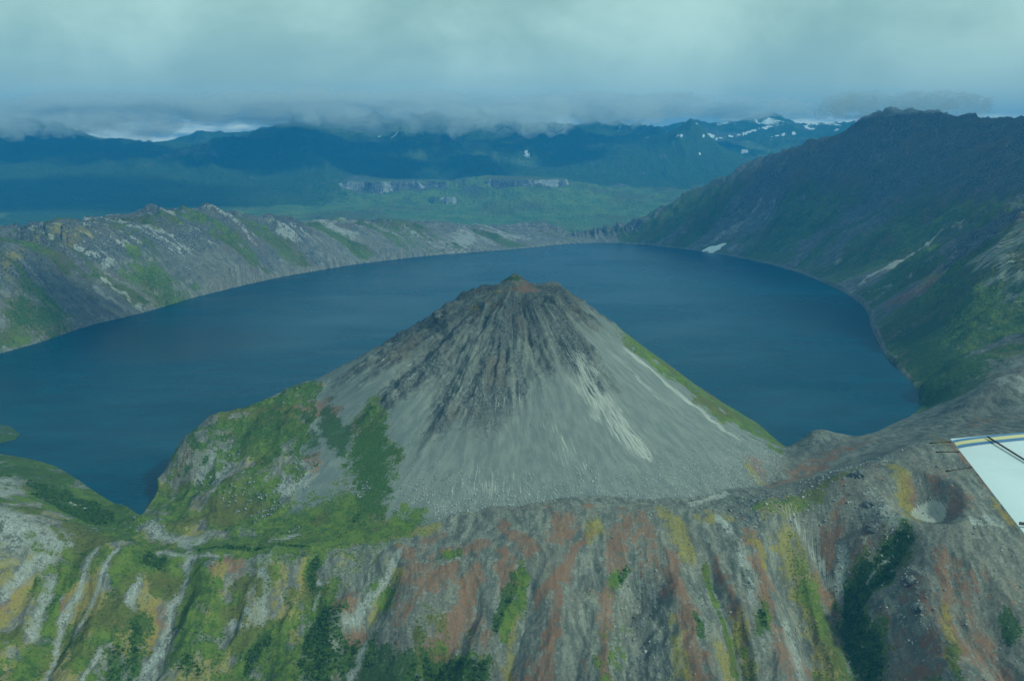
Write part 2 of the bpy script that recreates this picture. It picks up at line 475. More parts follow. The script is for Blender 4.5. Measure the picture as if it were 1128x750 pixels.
# ------------------------------------------------------------------ ravines (lines on the ground) and the pit
fgk = int((RR < 2300).sum())
def carve(pix, depth, width, power=1.0):
    global Z
    pts = [ray(a, b)[:2] for a, b in pix]
    xs, ys = X[:fgk], Y[:fgk]
    wx = xs + (fbm(xs / 40, ys / 40, 3, 120) - 0.5) * 22
    dd_, ar = seg_dist(wx, ys, pts)
    tot = sum(math.dist(p, q) for p, q in zip(pts[:-1], pts[1:]))
    fade = sstep(ar, -5, tot * 0.35) if depth > 0 else 1.0
    Z[:fgk] -= depth * fade * np.clip(1 - dd_ / width, 0, 1) ** power
for pix, dp, wd in [
    ([(925, 565), (917, 600), (922, 640), (935, 670), (948, 710), (955, 760)], 42, 85),
    ([(1010, 585), (985, 610), (955, 640), (935, 668)], 24, 50),
    ([(880, 575), (905, 615), (928, 662)], 16, 36),
    ([(860, 590), (868, 640), (885, 690), (895, 755)], 16, 34),
    ([(775, 590), (790, 640), (810, 700), (825, 755)], 17, 36),
    ([(700, 600), (702, 650), (692, 700), (690, 755)], 24, 42),
    ([(590, 615), (580, 660), (565, 700), (550, 755)], 18, 40),
    ([(545, 620), (520, 670), (490, 720), (470, 755)], 13, 34),
    ([(440, 620), (410, 660), (390, 700), (375, 755)], 15, 40),
    ([(345, 618), (345, 670), (350, 755)], 10, 34),
    ([(280, 640), (262, 680), (240, 750)], 8, 30),
    ([(205, 612), (196, 660), (170, 750)], 8, 26),
    ([(115, 608), (88, 660), (50, 750)], 9, 28),
    ([(50, 615), (20, 660), (-20, 720)], 9, 30),
    ([(640, 600), (640, 660), (632, 755)], 10, 30),
    ([(1075, 640), (1090, 690), (1105, 755)], 9, 30),
    ([(1010, 690), (1000, 755)], 16, 50)]:
    mid_ = 520 < pix[0][0] < 880
    carve(pix, dp * (1.45 if mid_ else 1.15), wd * (1.35 if mid_ else 1.1), 1.25)
# pit bitten into the slope
pcx, pcy, pcz = ray(1024, 552)
q = np.hypot((X - pcx) / 60.0, (Y - pcy - 14) / 84.0) + (fbm(X / 22, Y / 22, 3, 131) - 0.5) * 0.14
pit = sstep(q, 1.08, 0.30)
floor_z = ray(1022, 592)[2] - 9
Z = np.where(q < 1.3, Z * (1 - pit) + np.minimum(Z, floor_z) * pit, Z)
fx_, fy_, fz_ = ray(1023, 568)
print('pit floor', fx_, fy_, fz_, floor_z, pcx, pcy)
qf = np.hypot((X - fx_) / 25.0, (Y - fy_) / 28.0)
Z = shore_fix(Z)

# ------------------------------------------------------------------ ground cover masks (all on the ground, in metres)
M = {k: np.zeros((NR, NC), np.float32) for k in 'veg dark rust pale ochre ash rock snow'.split()}
wobx = (fbm(X / 26, Y / 34, 4, 141) - 0.5) * 24
woby = (fbm(X / 26, Y / 34, 4, 145) - 0.5) * 40
def patch(kind, pix, w, amt=1.0, soft=0.9, k=0.45, wob=1.3):
    P = [ray(a, b) for a, b in pix]
    R0 = np.mean([math.hypot(p[0], p[1]) for p in P])
    wm = w * R0 / F_PX
    xs = [p[0] for p in P]; ys = [p[1] for p in P]
    pad = wm * 2.5 / k + 40
    rmin = max(0, min(math.hypot(a, b) for a, b in zip(xs, ys)) - pad); rmax = max(math.hypot(a, b) for a, b in zip(xs, ys)) + pad
    i0, i1 = np.searchsorted(RR, rmin), np.searchsorted(RR, rmax)
    az = [math.atan2(a, b) for a, b in zip(xs, ys)]; pa = pad / max(rmin, 300)
    j0, j1 = np.searchsorted(AZ, min(az) - pa), np.searchsorted(AZ, max(az) + pa)
    sl = (slice(i0, max(i1, i0 + 2)), slice(j0, max(j1, j0 + 2)))
    sc_ = min(1.0, wm / 14.0) * wob * (R0 / 1500 if R0 > 1500 else 1)
    pts = [(a, b * k) for a, b in zip(xs, ys)]
    if len(pts) == 1: pts = pts + [(pts[0][0] + 0.1, pts[0][1])]
    D, _ = seg_dist(X[sl] + wobx[sl] * sc_, (Y[sl] + woby[sl] * sc_) * k, pts)
    v = amt * sstep(D, wm * (1 + soft), wm * (1 - soft))
    M[kind][sl] = np.maximum(M[kind][sl], v)
    return
def wipe(kinds, pix, w, amt=1.0, soft=0.5, k=0.45):
    tmp = M['snow'].copy(); M['snow'][:] = 0
    patch('snow', pix, w, amt, soft, k)
    mask = M['snow'].copy(); M['snow'][:] = tmp
    for kd in kinds: M[kd] *= (1 - mask)

# broad cover from height, slope and place
gz_r = np.gradient(Z, axis=0) / np.gradient(Rg, axis=0)
gz_a = np.gradient(Z, axis=1) / (np.gradient(Ag, axis=1) * Rg)
slope = np.hypot(gz_r, gz_a)
big = fbm(X / 120, Y / 150, 5, 151)
mid = fbm(X / 34, Y / 50, 4, 155)
# foreground, left part grassy, centre bare
flft = sstep(X, -150, -330) * sstep(Y, 1560, 1500)
M['veg'] = np.maximum(M['veg'], flft * sstep(big * 0.45 + mid * 0.55, 0.42, 0.60)).astype(np.float32)
M['ochre'] = (flft * sstep(fbm(X / 60, Y / 90, 4, 158), 0.44, 0.6) * 0.9).astype(np.float32)
M['rust'] = ((flft * 0.55 + 0.65 * sstep(Y, 1620, 1500) * (1 - flft)) * sstep(fbm(xw / 40, Y / 190, 5, 161, .6), 0.48, 0.68) * 0.8).astype(np.float32)
M['veg'] = np.maximum(M['veg'], 0.55 * below * (1 - flft) * sstep(fbm(xw / 42, Y / 200, 4, 164), 0.56, 0.68) * sstep(Y, 1380, 1230))
# hummock
M['veg'] = np.maximum(M['veg'], hum * (0.55 + 0.45 * sstep(mid, .3, .6)) * sstep(mid * .6 + big * .4, 0.30, 0.5))
M['rust'] = np.maximum(M['rust'], hum * 0.55 * sstep(Z, 60, 120) * sstep(big, 0.40, 0.58))
M['dark'] = np.maximum(M['dark'], hum * 0.6 * sstep(fbm(X / 60, Y / 60, 4, 167), 0.5, 0.62) * sstep(Z, 30, 90))
# slopes beside the lake at left and the dark swale at right
lsl = sstep(X, -560, -660) * sstep(Y, 1440, 1500) * (Y < 2300) * sstep(sd, 420, 300)
M['veg'] = np.maximum(M['veg'], lsl * sstep(mid, 0.3, 0.45)); M['dark'] = np.maximum(M['dark'], lsl * 0.55 * sstep(big, 0.4, 0.55))
# caldera walls
wallg = ((Y > 2250) & (Y < 8600)) * sstep(sd, 4, 14) * sstep(Y, 2250, 2500) * sstep(Y, 8600, 7900)
wv = wallg * (1 - rightm) * sstep(fbm(aw / 120, sd / 420 + 4, 6, 171, .6), 0.46, 0.64) * 0.75
M['veg'] = np.maximum(M['veg'], wv); M['dark'] = np.maximum(M['dark'], wv * 0.45)
M['pale'] = np.maximum(M['pale'], leftw * sstep(fbm(aw / 17, sd / 900, 4, 174), 0.50, 0.64) * 0.75 * (0.35 + 0.65 * sstep(fbm(aw / 160, sd / 700, 3, 175), .42, .55)))
wr = wallg * rightm * sstep(Z, 600, 160) * sstep(fbm(aw / 130, sd / 600, 5, 177) * .7 + big * .3, 0.36, 0.56)
M['veg'] = np.maximum(M['veg'], wr); M['dark'] = np.maximum(M['dark'], wr * 0.4)
leftg = wallg * (1 - rightm)
M['rock'] = np.maximum(M['rock'], wallg * rightm * (0.6 + 0.45 * sstep(Z, 150, 480)))
M['rock'] = np.maximum(M['rock'], leftg * (0.42 + 0.3 * sstep(slope, 0.9, 1.4) + 0.45 * sstep(Z, 150, 230)))
M['pale'] = np.maximum(M['pale'], wallg * sstep(sd, 16, 8) * 0.5 * (Y > 2250))
M['pale'] = np.maximum(M['pale'], wallg * rightm * sstep(Z, 420, 200) * sstep(fbm(aw / 26, sd / 1100, 4, 178), 0.62, 0.70) * 0.55)
# far country
fgreen = sstep(Y, 7600, 8200) * sstep(Z, 420, 40)
M['veg'] = np.maximum(M['veg'], fgreen)
M['dark'] = np.maximum(M['dark'], sstep(Y, 7600, 8200) * sstep(fbm(X / 900, Y / 900, 5, 181), 0.27, 0.42) * 0.95)
M['veg'] = np.maximum(M['veg'], fw * sstep(fbm(X / 700, Y / 700, 5, 183), 0.4, 0.55) * 0.8)
sunlit_floor = sstep(np.abs(X - at_y(575, 225, 9900)[0]) / 2100, 1.0, 0.7) * sstep(Y, 7400, 8000) * sstep(Y, 11400, 10900)  # sunlit part of the valley, painted as brighter cover with the dark cover removed
M['dark'] *= (1 - sunlit_floor * 0.97); M['ochre'] = np.maximum(M['ochre'], sunlit_floor * (0.45 + 0.5 * sstep(Y, 9600, 9000)))
M['rock'] = np.maximum(M['rock'], fw * 0.9)
M['veg'] = np.maximum(M['veg'], sstep(Y, 7500, 8200) * 0.55)
M['pale'] = np.maximum(M['pale'], mesa_cliff * (Y < 10400) * 0.95 * sstep(fbm(X / 160, Y / 160, 3, 193), .34, .48))
for kd in ('veg', 'ochre', 'dark'): M[kd] *= (1 - np.clip(mesa_cliff * (Y < 10400), 0, 1))
M['snow'] = np.maximum(M['snow'], sstep(Y, 15500, 16500) * sstep(fbm(X / 420, Y / 420, 4, 187), 0.5, 0.58) * sstep(X, 2500, 4200) * sstep(Z, 650, 850))
M['snow'] = np.maximum(M['snow'], 0.9 * sstep(Y, 11000, 12000) * sstep(fbm(X / 200, Y / 240, 3, 189), 0.79, 0.83) * sstep(Z, 430, 560) * sstep(X, -2500, -1500))
# cone
cn = is_cone * sstep(rho, 720, 640)
for kd in ('veg', 'dark', 'rust', 'ochre'): M[kd] *= (1 - cn)
M['rock'] = np.maximum(M['rock'], cn * rocky * (0.45 + 0.55 * sstep(fbm(phi * 14, rho / 70, 4, 197), 0.36, 0.54)))

exec_patches = [
    # scree tongues on the near left slope
    ('pale', [(110, 603), (88, 650), (66, 692), (50, 748)], 6), ('pale', [(128, 605), (108, 645), (82, 700)], 4.5), ('pale', [(205, 612), (200, 645), (188, 690), (158, 750)], 9),
    ('pale', [(175, 609), (240, 613)], 3, .7), ('pale', [(290, 618), (293, 650), (288, 668)], 13), ('pale', [(275, 674), (255, 690)], 8), ('pale', [(150, 640), (143, 665)], 6),
    ('pale', [(-10, 660), (35, 626), (75, 604)], 9, .6), ('pale', [(-20, 560), (30, 590), (60, 600)], 26, .6), ('pale', [(0, 530), (15, 545)], 12, .6), ('pale', [(35, 690), (55, 640)], 8, .8),
    ('pale', [(352, 640), (345, 672)], 4), ('pale', [(440, 610), (412, 655), (385, 690)], 7, .8), ('pale', [(400, 718), (386, 745)], 6), ('pale', [(110, 720), (90, 745)], 4),
    ('rust', [(98, 618), (72, 665), (55, 700)], 8), ('rust', [(30, 640), (-5, 675)], 5), ('rust', [(150, 685), (185, 692)], 9, .9), ('rust', [(225, 645), (235, 625), (265, 616)], 11, .9),
    ('rust', [(385, 668), (350, 684)], 9), ('rust', [(285, 705), (255, 745)], 9, .8), ('rust', [(400, 700), (385, 712)], 8), ('rust', [(160, 700), (130, 720)], 9, .7), ('rust', [(145, 620), (125, 655)], 7, .7),
    ('ochre', [(334, 616), (336, 662)], 6), ('ochre', [(170, 645), (163, 672)], 12), ('ochre', [(242, 630), (238, 660)], 7), ('ochre', [(315, 680), (330, 712), (322, 745)], 7), ('ochre', [(262, 730), (300, 692)], 9),
    ('ochre', [(20, 700), (50, 660)], 10, .7), ('ochre', [(200, 735), (220, 745)], 12, .8), ('ochre', [(430, 640), (415, 670)], 12, .9), ('ochre', [(300, 612), (306, 640)], 8, .8),
    ('veg', [(212, 655), (205, 705)], 18), ('veg', [(272, 640), (250, 672)], 8), ('veg', [(345, 614), (345, 662)], 9), ('veg', [(262, 692), (275, 702)], 13), ('veg', [(308, 715), (305, 745)], 14),
    ('veg', [(170, 618), (185, 625)], 12), ('veg', [(135, 640), (120, 690)], 14), ('veg', [(40, 720), (20, 745)], 18), ('veg', [(100, 735), (60, 690)], 10), ('veg', [(350, 680), (350, 745)], 24), ('veg', [(420, 640), (430, 660)], 8),
    ('dark', [(352, 700), (350, 750)], 22, .8), ('dark', [(375, 690), (385, 740)], 15, .7), ('dark', [(292, 705), (280, 722)], 8, .9), ('dark', [(148, 700), (130, 742)], 12, .8), ('dark', [(400, 740), (440, 748)], 18, .9),
    ('dark', [(172, 616), (180, 622)], 8, .8), ('dark', [(45, 675), (50, 665)], 8, .8), ('dark', [(345, 620), (348, 645)], 7, .7), ('dark', [(215, 745), (200, 730)], 9, .6),
    # isthmus and hummock
    ('veg', [(165, 600), (300, 601), (400, 588), (460, 578)], 12), ('veg', [(300, 585), (400, 565)], 22), ('dark', [(160, 606), (250, 603), (340, 601)], 2.0, .6), ('ochre', [(310, 607), (400, 596), (480, 584)], 3.2), ('ochre', [(440, 588), (480, 583)], 5),
    ('rust', [(428, 577), (410, 580)], 5), ('rust', [(390, 571)], 6), ('rust', [(290, 456), (330, 440), (372, 452)], 7, .9), ('rust', [(340, 505), (345, 520)], 8, .8), ('rust', [(250, 475), (300, 462)], 6, .7), ('rust', [(235, 480), (200, 510)], 5, .6),
    ('dark', [(405, 485), (412, 520), (410, 545)], 19, .95), ('veg', [(405, 475), (412, 520), (405, 555)], 22), ('dark', [(360, 455), (375, 490)], 10, .9), ('dark', [(220, 480), (300, 470), (340, 490)], 14, .6), ('dark', [(165, 540), (185, 510), (215, 485)], 6, .7),
    ('ochre', [(180, 545), (230, 560), (280, 545)], 12, .5), ('ochre', [(270, 510), (320, 500)], 10, .5),
    ('pale', [(160, 578), (180, 590), (215, 598)], 9, .8), ('rust', [(160, 575), (190, 592)], 7, .6), ('pale', [(300, 594), (330, 588)], 4, .7),
    # slope down to the water on the left
    ('ochre', [(65, 582), (95, 592)], 7), ('veg', [(105, 570), (145, 585)], 9), ('ash', [(78, 553), (85, 556)], 3.5), ('ash', [(96, 559)], 3), ('dark', [(10, 515), (60, 545), (110, 572)], 16, .8), ('rust', [(95, 545), (110, 555)], 5, .5),
    # centre
    ('rust', [(550, 580), (575, 592), (585, 600)], 8), ('rust', [(620, 588)], 11), ('rust', [(655, 582), (636, 600), (624, 636), (592, 656)], 4), ('rust', [(687, 578)], 9), ('ochre', [(660, 578), (648, 585)], 7),
    ('rust', [(676, 598), (680, 626)], 13, .9), ('rust', [(670, 650), (665, 700), (668, 748)], 8, .95), ('rust', [(616, 658), (608, 700), (602, 748)], 8, .95), ('rust', [(528, 632), (505, 680), (480, 712)], 10, .9), ('rust', [(555, 612), (562, 638)], 8, .9),
    ('rust', [(465, 645), (500, 628)], 6, .9), ('rust', [(488, 610), (540, 598)], 6, .8), ('rust', [(470, 598), (490, 590)], 7, .7), ('rust', [(505, 735), (470, 748)], 8, .9), ('rust', [(455, 610), (440, 605)], 7, .8),
    ('veg', [(578, 636), (560, 682), (556, 700)], 7), ('dark', [(562, 645), (545, 690)], 6, .95), ('ochre', [(575, 640), (566, 690), (560, 745)], 6, .9), ('dark', [(690, 630), (685, 640)], 4), ('veg', [(682, 638), (672, 645)], 6),
    ('veg', [(470, 740), (520, 738)], 15, .9), ('dark', [(475, 742), (530, 745)], 11, .9), ('veg', [(400, 665), (412, 650)], 7), ('veg', [(480, 618), (505, 608)], 4, .8),
    ('ochre', [(728, 560), (745, 582), (756, 602)], 8), ('ochre', [(765, 570), (790, 575)], 5, .7), ('rust', [(742, 622), (756, 680), (768, 748)], 12, .95), ('ochre', [(745, 700), (752, 748)], 12, .8), ('ochre', [(800, 735), (805, 748)], 12, .9),
    ('veg', [(778, 630), (798, 690), (812, 745)], 5, .9), ('dark', [(768, 685), (775, 700)], 5), ('rust', [(790, 620), (820, 700)], 5, .8),
    # right foreground
    ('rust', [(822, 588), (842, 640), (845, 668)], 11), ('ochre', [(825, 592), (838, 610)], 6), ('veg', [(845, 672), (838, 690)], 7, .9), ('dark', [(840, 680)], 6, .8), ('ochre', [(812, 690), (822, 745)], 8, .9),
    ('ochre', [(866, 622), (890, 655), (905, 700), (915, 748)], 16, .95), ('veg', [(880, 640), (912, 690), (925, 748)], 14, .75), ('rust', [(896, 640), (918, 668)], 6, .95), ('rust', [(860, 700), (862, 730)], 12, .7),
    ('dark', [(940, 672), (950, 710), (958, 748)], 14, .85), ('veg', [(940, 672), (950, 710), (958, 748)], 18, 1.), ('dark', [(935, 665), (960, 632), (1000, 594)], 6, 1.), ('veg', [(935, 665), (960, 632), (1000, 594)], 8, 1.), ('dark', [(945, 660), (975, 632)], 7, 1.), ('veg', [(945, 660), (975, 632)], 9, 1.),
    ('pale', [(955, 640), (985, 611)], 1.2, .7), ('ash', [(905, 618), (922, 660)], 3, .8), ('ash', [(868, 562), (905, 618)], 8, .55), ('pale', [(932, 610), (925, 650)], 6, .8), ('rust', [(925, 585), (918, 606)], 5, .8), ('rust', [(935, 640), (940, 610)], 6, .6),
    ('veg', [(845, 560), (905, 545)], 5, .6), ('ochre', [(838, 562), (875, 552)], 7, .9), ('ochre', [(780, 566), (808, 570)], 5, .7), ('pale', [(790, 572), (800, 580)], 5), ('ash', [(796, 574)], 3),
    ('ash', [(765, 555), (800, 543)], 6, .8), ('rust', [(830, 508), (850, 535), (905, 512)], 7, .7), ('rust', [(870, 520), (930, 495)], 6, .6), ('veg', [(830, 560), (900, 540), (950, 515)], 3, .7), ('ochre', [(825, 512), (835, 530)], 5, .8),
    ('rock', [(815, 562), (880, 545), (940, 515), (1010, 484)], 11, .75), ('rock', [(870, 498), (900, 500), (950, 488)], 6, .5), ('rust', [(962, 512)], 6, .9), ('rust', [(900, 505), (970, 485)], 5, .5),
    ('ochre', [(988, 518), (992, 545), (1002, 570)], 8, .95), ('rust', [(998, 540), (1006, 560)], 7, .95), ('rust', [(1058, 540), (1050, 562)], 9, .7), ('rust', [(1022, 512), (1045, 525)], 10, .25),
    ('rust', [(1032, 628), (1044, 668), (1056, 712)], 7, 1.), ('rust', [(1070, 632)], 6, .8), ('rust', [(1076, 700)], 8, .8), ('veg', [(1048, 712), (1055, 745)], 6, .9), ('ochre', [(1045, 680), (1050, 735)], 6, .8), ('dark', [(1114, 692)], 6, .9), ('rust', [(1095, 715)], 9, .6),
    ('rust', [(1034, 484), (1064, 508), (1090, 536)], 4, .95), ('rust', [(1032, 484)], 7, .8), ('ochre', [(1025, 480), (1040, 492)], 6, .6), ('ochre', [(1095, 555), (1118, 578)], 5, .8), ('rust', [(1100, 560), (1120, 582)], 4, .8), ('rust', [(1060, 470), (1085, 462)], 9, .5),
    ('pale', [(1070, 572), (1100, 578)], 4, .7), ('pale', [(965, 555), (985, 575)], 9, .6), ('pale', [(870, 700), (880, 745)], 7, .7), ('pale', [(815, 610), (828, 660)], 7, .6),
    ('rock', [(985, 620), (1005, 650), (1012, 690)], 14, .6), ('rock', [(960, 570), (965, 590)], 9, .8), ('rock', [(940, 535), (948, 560)], 10, .5), ('veg', [(1000, 590)], 6, .8),
    # lava-grey of the centre ribs
    ('rock', [(640, 610), (600, 680), (580, 740)], 22, .4), ('rock', [(715, 640), (712, 740)], 12, .5),
]
for kd in ('rust', 'ochre', 'veg', 'dark'):
    wipe([kd], [(600, 545), (700, 552)], 10)
for p in exec_patches:
    if p[0] == 'pale' and max(a for a, b in p[1]) < 450: p = ('pale', p[1], p[2] * 0.8, 0.72)
    patch(*p)
wipe(['rust', 'ochre', 'veg', 'dark'], [(1023, 568)], 10, 1.0, .2)
M['ash'] = np.maximum(M['ash'], sstep(qf, 1.2, 0.8))
M['rock'] *= (1 - 0.8 * (q < 1.1))
# bare scree wins over greenery where a tongue runs down
for kd in ('veg', 'dark', 'rust', 'ochre'):
    M[kd] *= (1 - 0.92 * np.clip(M['pale'] * (foreg) , 0, 1))
# boulder fields on the hummock, cone details, mountain details
for p in [('pale', [(225, 525), (250, 510)], 12, .8), ('pale', [(258, 535), (270, 545)], 10, .9), ('pale', [(295, 552), (318, 535)], 10, .9), ('pale', [(330, 515), (345, 530)], 8, .7), ('pale', [(398, 545), (404, 535)], 5, .9), ('pale', [(190, 530)], 5, .6),
          ('ash', [(640, 405), (668, 450), (705, 495)], 18, .68, .9, .9), ('ash', [(500, 530), (600, 545)], 22, .36, .9, .9), ('ash', [(430, 400), (500, 430), (560, 440)], 16, .3, .9, .9), ('ash', [(600, 470), (640, 520)], 14, .34, .9, .9),
          ('rust', [(580, 311), (592, 313)], 3.5, .8, .6, .9, .2), ('rust', [(560, 316), (545, 330), (520, 350)], 12, .4, .9, .9), ('ochre', [(545, 322), (525, 340)], 11, .5, .6, .9), ('rust', [(520, 345), (505, 365)], 7, .35, .6, .9), ('ochre', [(568, 302)], 7, .6, .5, .9),
          ('veg', [(568, 301)], 6, .7, .5, .9),
          ('veg', [(930, 300), (1000, 268), (1070, 232)], 20, .9), ('veg', [(870, 268), (830, 262)], 14, .6), ('veg', [(1000, 335), (1040, 325)], 10, .9), ('veg', [(1000, 380), (1040, 400), (1020, 440)], 22, .9), ('dark', [(1010, 370), (1060, 400), (1040, 440)], 24, .9), ('rock', [(1070, 322), (1100, 345), (1120, 370)], 22, .95),
          ('ash', [(938, 318), (975, 296), (1030, 262), (1060, 243)], 1.8, .9), ('ash', [(950, 322), (1005, 303)], 1.6, .7), ('ash', [(905, 300), (925, 285)], 1.5, .6), ('ash', [(885, 255), (960, 265)], 1.2, .3), ('pale', [(980, 285), (1090, 220)], 2.4, .7),
          ('rust', [(1128, 275), (1095, 284), (1045, 298), (985, 330)], 12, .95), ('ochre', [(1120, 262), (1060, 294), (1010, 312)], 6, .8), ('ash', [(1135, 250), (1112, 272), (1085, 288), (1120, 300)], 14, .62), ('rust', [(1130, 255), (1105, 280), (1060, 300)], 16, .8), ('ash', [(1118, 325), (1105, 312)], 7, .4), ('pale', [(1060, 300), (1005, 318)], 5, .6), ('pale', [(1095, 318), (1128, 330)], 8, .7),
          ('ochre', [(1128, 345), (1100, 332)], 5, .6), ('pale', [(1040, 322), (1022, 335)], 4, .6), ('rust', [(1080, 420), (1128, 405)], 8, .4), ('pale', [(1100, 420), (1128, 425)], 9, .5),
          ('ochre', [(60, 256), (95, 256)], 8, .6), ('ochre', [(5, 285), (40, 262)], 7, .6), ('pale', [(505, 268), (520, 262)], 9, .7), ('pale', [(480, 270), (560, 262)], 7, .5), ('veg', [(5, 375), (20, 365)], 9, .9), ('veg', [(160, 300), (185, 325)], 16, .9), ('dark', [(165, 305), (185, 325)], 12, .6), ('dark', [(30, 340), (60, 355)], 12, .6), ('veg', [(30, 340), (60, 355)], 14, .9),
          ('ash', [(115, 310), (155, 340)], 2.2, .9), ('ash', [(100, 315), (140, 345)], 1.8, .7),
          ]:
    patch(*p)

deg = np.degrees(phi)
bandn = (fbm(X / 30, Y / 30, 4, 301) - .5)
gb = cn * sstep(deg + bandn * 22, 73, 80) * sstep(deg + bandn * 30, 128, 110) * sstep(rho, 170, 260)
M['veg'] = np.maximum(M['veg'], gb * 0.85); M['ochre'] = np.maximum(M['ochre'], gb * 0.55)
gl = cn * sstep(np.abs(deg + bandn * 8 - 69), 3.0, 0.8) * sstep(rho, 200, 260) * sstep(rho, 560, 430)
M['ash'] = np.maximum(M['ash'], gl * 0.8)
gl = cn * sstep(np.abs(deg + bandn * 6 - 57), 2.5, 0.8) * sstep(rho, 160, 260) * sstep(rho, 480, 330)
M['ash'] = np.maximum(M['ash'], gl * 0.5)
for p in [('snow', [(812, 150), (838, 141), (862, 137)], 2.2, 1., .5, 1., .3), ('snow', [(790, 153), (806, 150)], 1.6, 1., .5, 1., .3), ('snow', [(880, 135), (900, 138)], 1.4, .9, .5, 1., .3),
          ('snow', [(850, 151), (874, 146)], 1.3, 1., .5, 1., .3), ('snow', [(742, 153), (752, 151)], 1.4, .9, .5, 1., .3), ('snow', [(826, 132), (834, 136)], 1.6, .9, .5, 1., .3),
          ('dark', [(-10, 476), (18, 479)], 9, 1., .5, .9)]:
    patch(*p)
red = cn * sstep(np.abs(deg + bandn * 20 - 28), 42, 18) * sstep(rho, 66, 52) * sstep(rho, 16, 26)
M['rust'] = np.maximum(M['rust'], red * 0.62); M['rock'] *= (1 - red)
M['dark'] = np.maximum(M['dark'], cn * sstep(rho, 26, 16) * 0.55)
isl = sstep(np.hypot(X - at_z(-20, 477, 0)[0], (Y - at_z(-20, 477, 0)[1]) * .8), 190, 120)
M['veg'] *= (1 - 0.6 * isl); M['dark'] = np.maximum(M['dark'], isl * 0.7); M['rock'] = np.maximum(M['rock'], isl)
# flow coordinate: across / down the slope
FX = np.zeros((NR, NC), np.float32); FY = np.zeros((NR, NC), np.float32)
FX[:] = xflow; FY[:] = Y
wallm = (Y > 2250)
FX = np.where(wallm, aw, FX); FY = np.where(wallm, sd, FY)
conem = is_cone & (rho < 760)
FX = np.where(conem, phi * 330 + (fbm(X / 50, Y / 50, 3, 201) - .5) * 12, FX); FY = np.where(conem, rho, FY)
wl = (Y > 7400); FX = np.where(wl, X, FX); FY = np.where(wl, Y, FY)

# ------------------------------------------------------------------ split the sheet into its landforms
reg = np.zeros((NR - 1, NC - 1), np.int8)                # 0 ground
Xc = X[:-1, :-1]; Yc = Y[:-1, :-1]
reg[conem[:-1, :-1]] = 1
reg[(Yc > 2300) & (Yc <= 7600)] = 2                       # crater wall
reg[(Yc > 2300) & (Yc <= 7600) & (Xc > 620)] = 3          # mountain on the right
reg[Yc > 7600] = 4                                        # valley
reg[Yc > 11300] = 5                                       # distant mountains

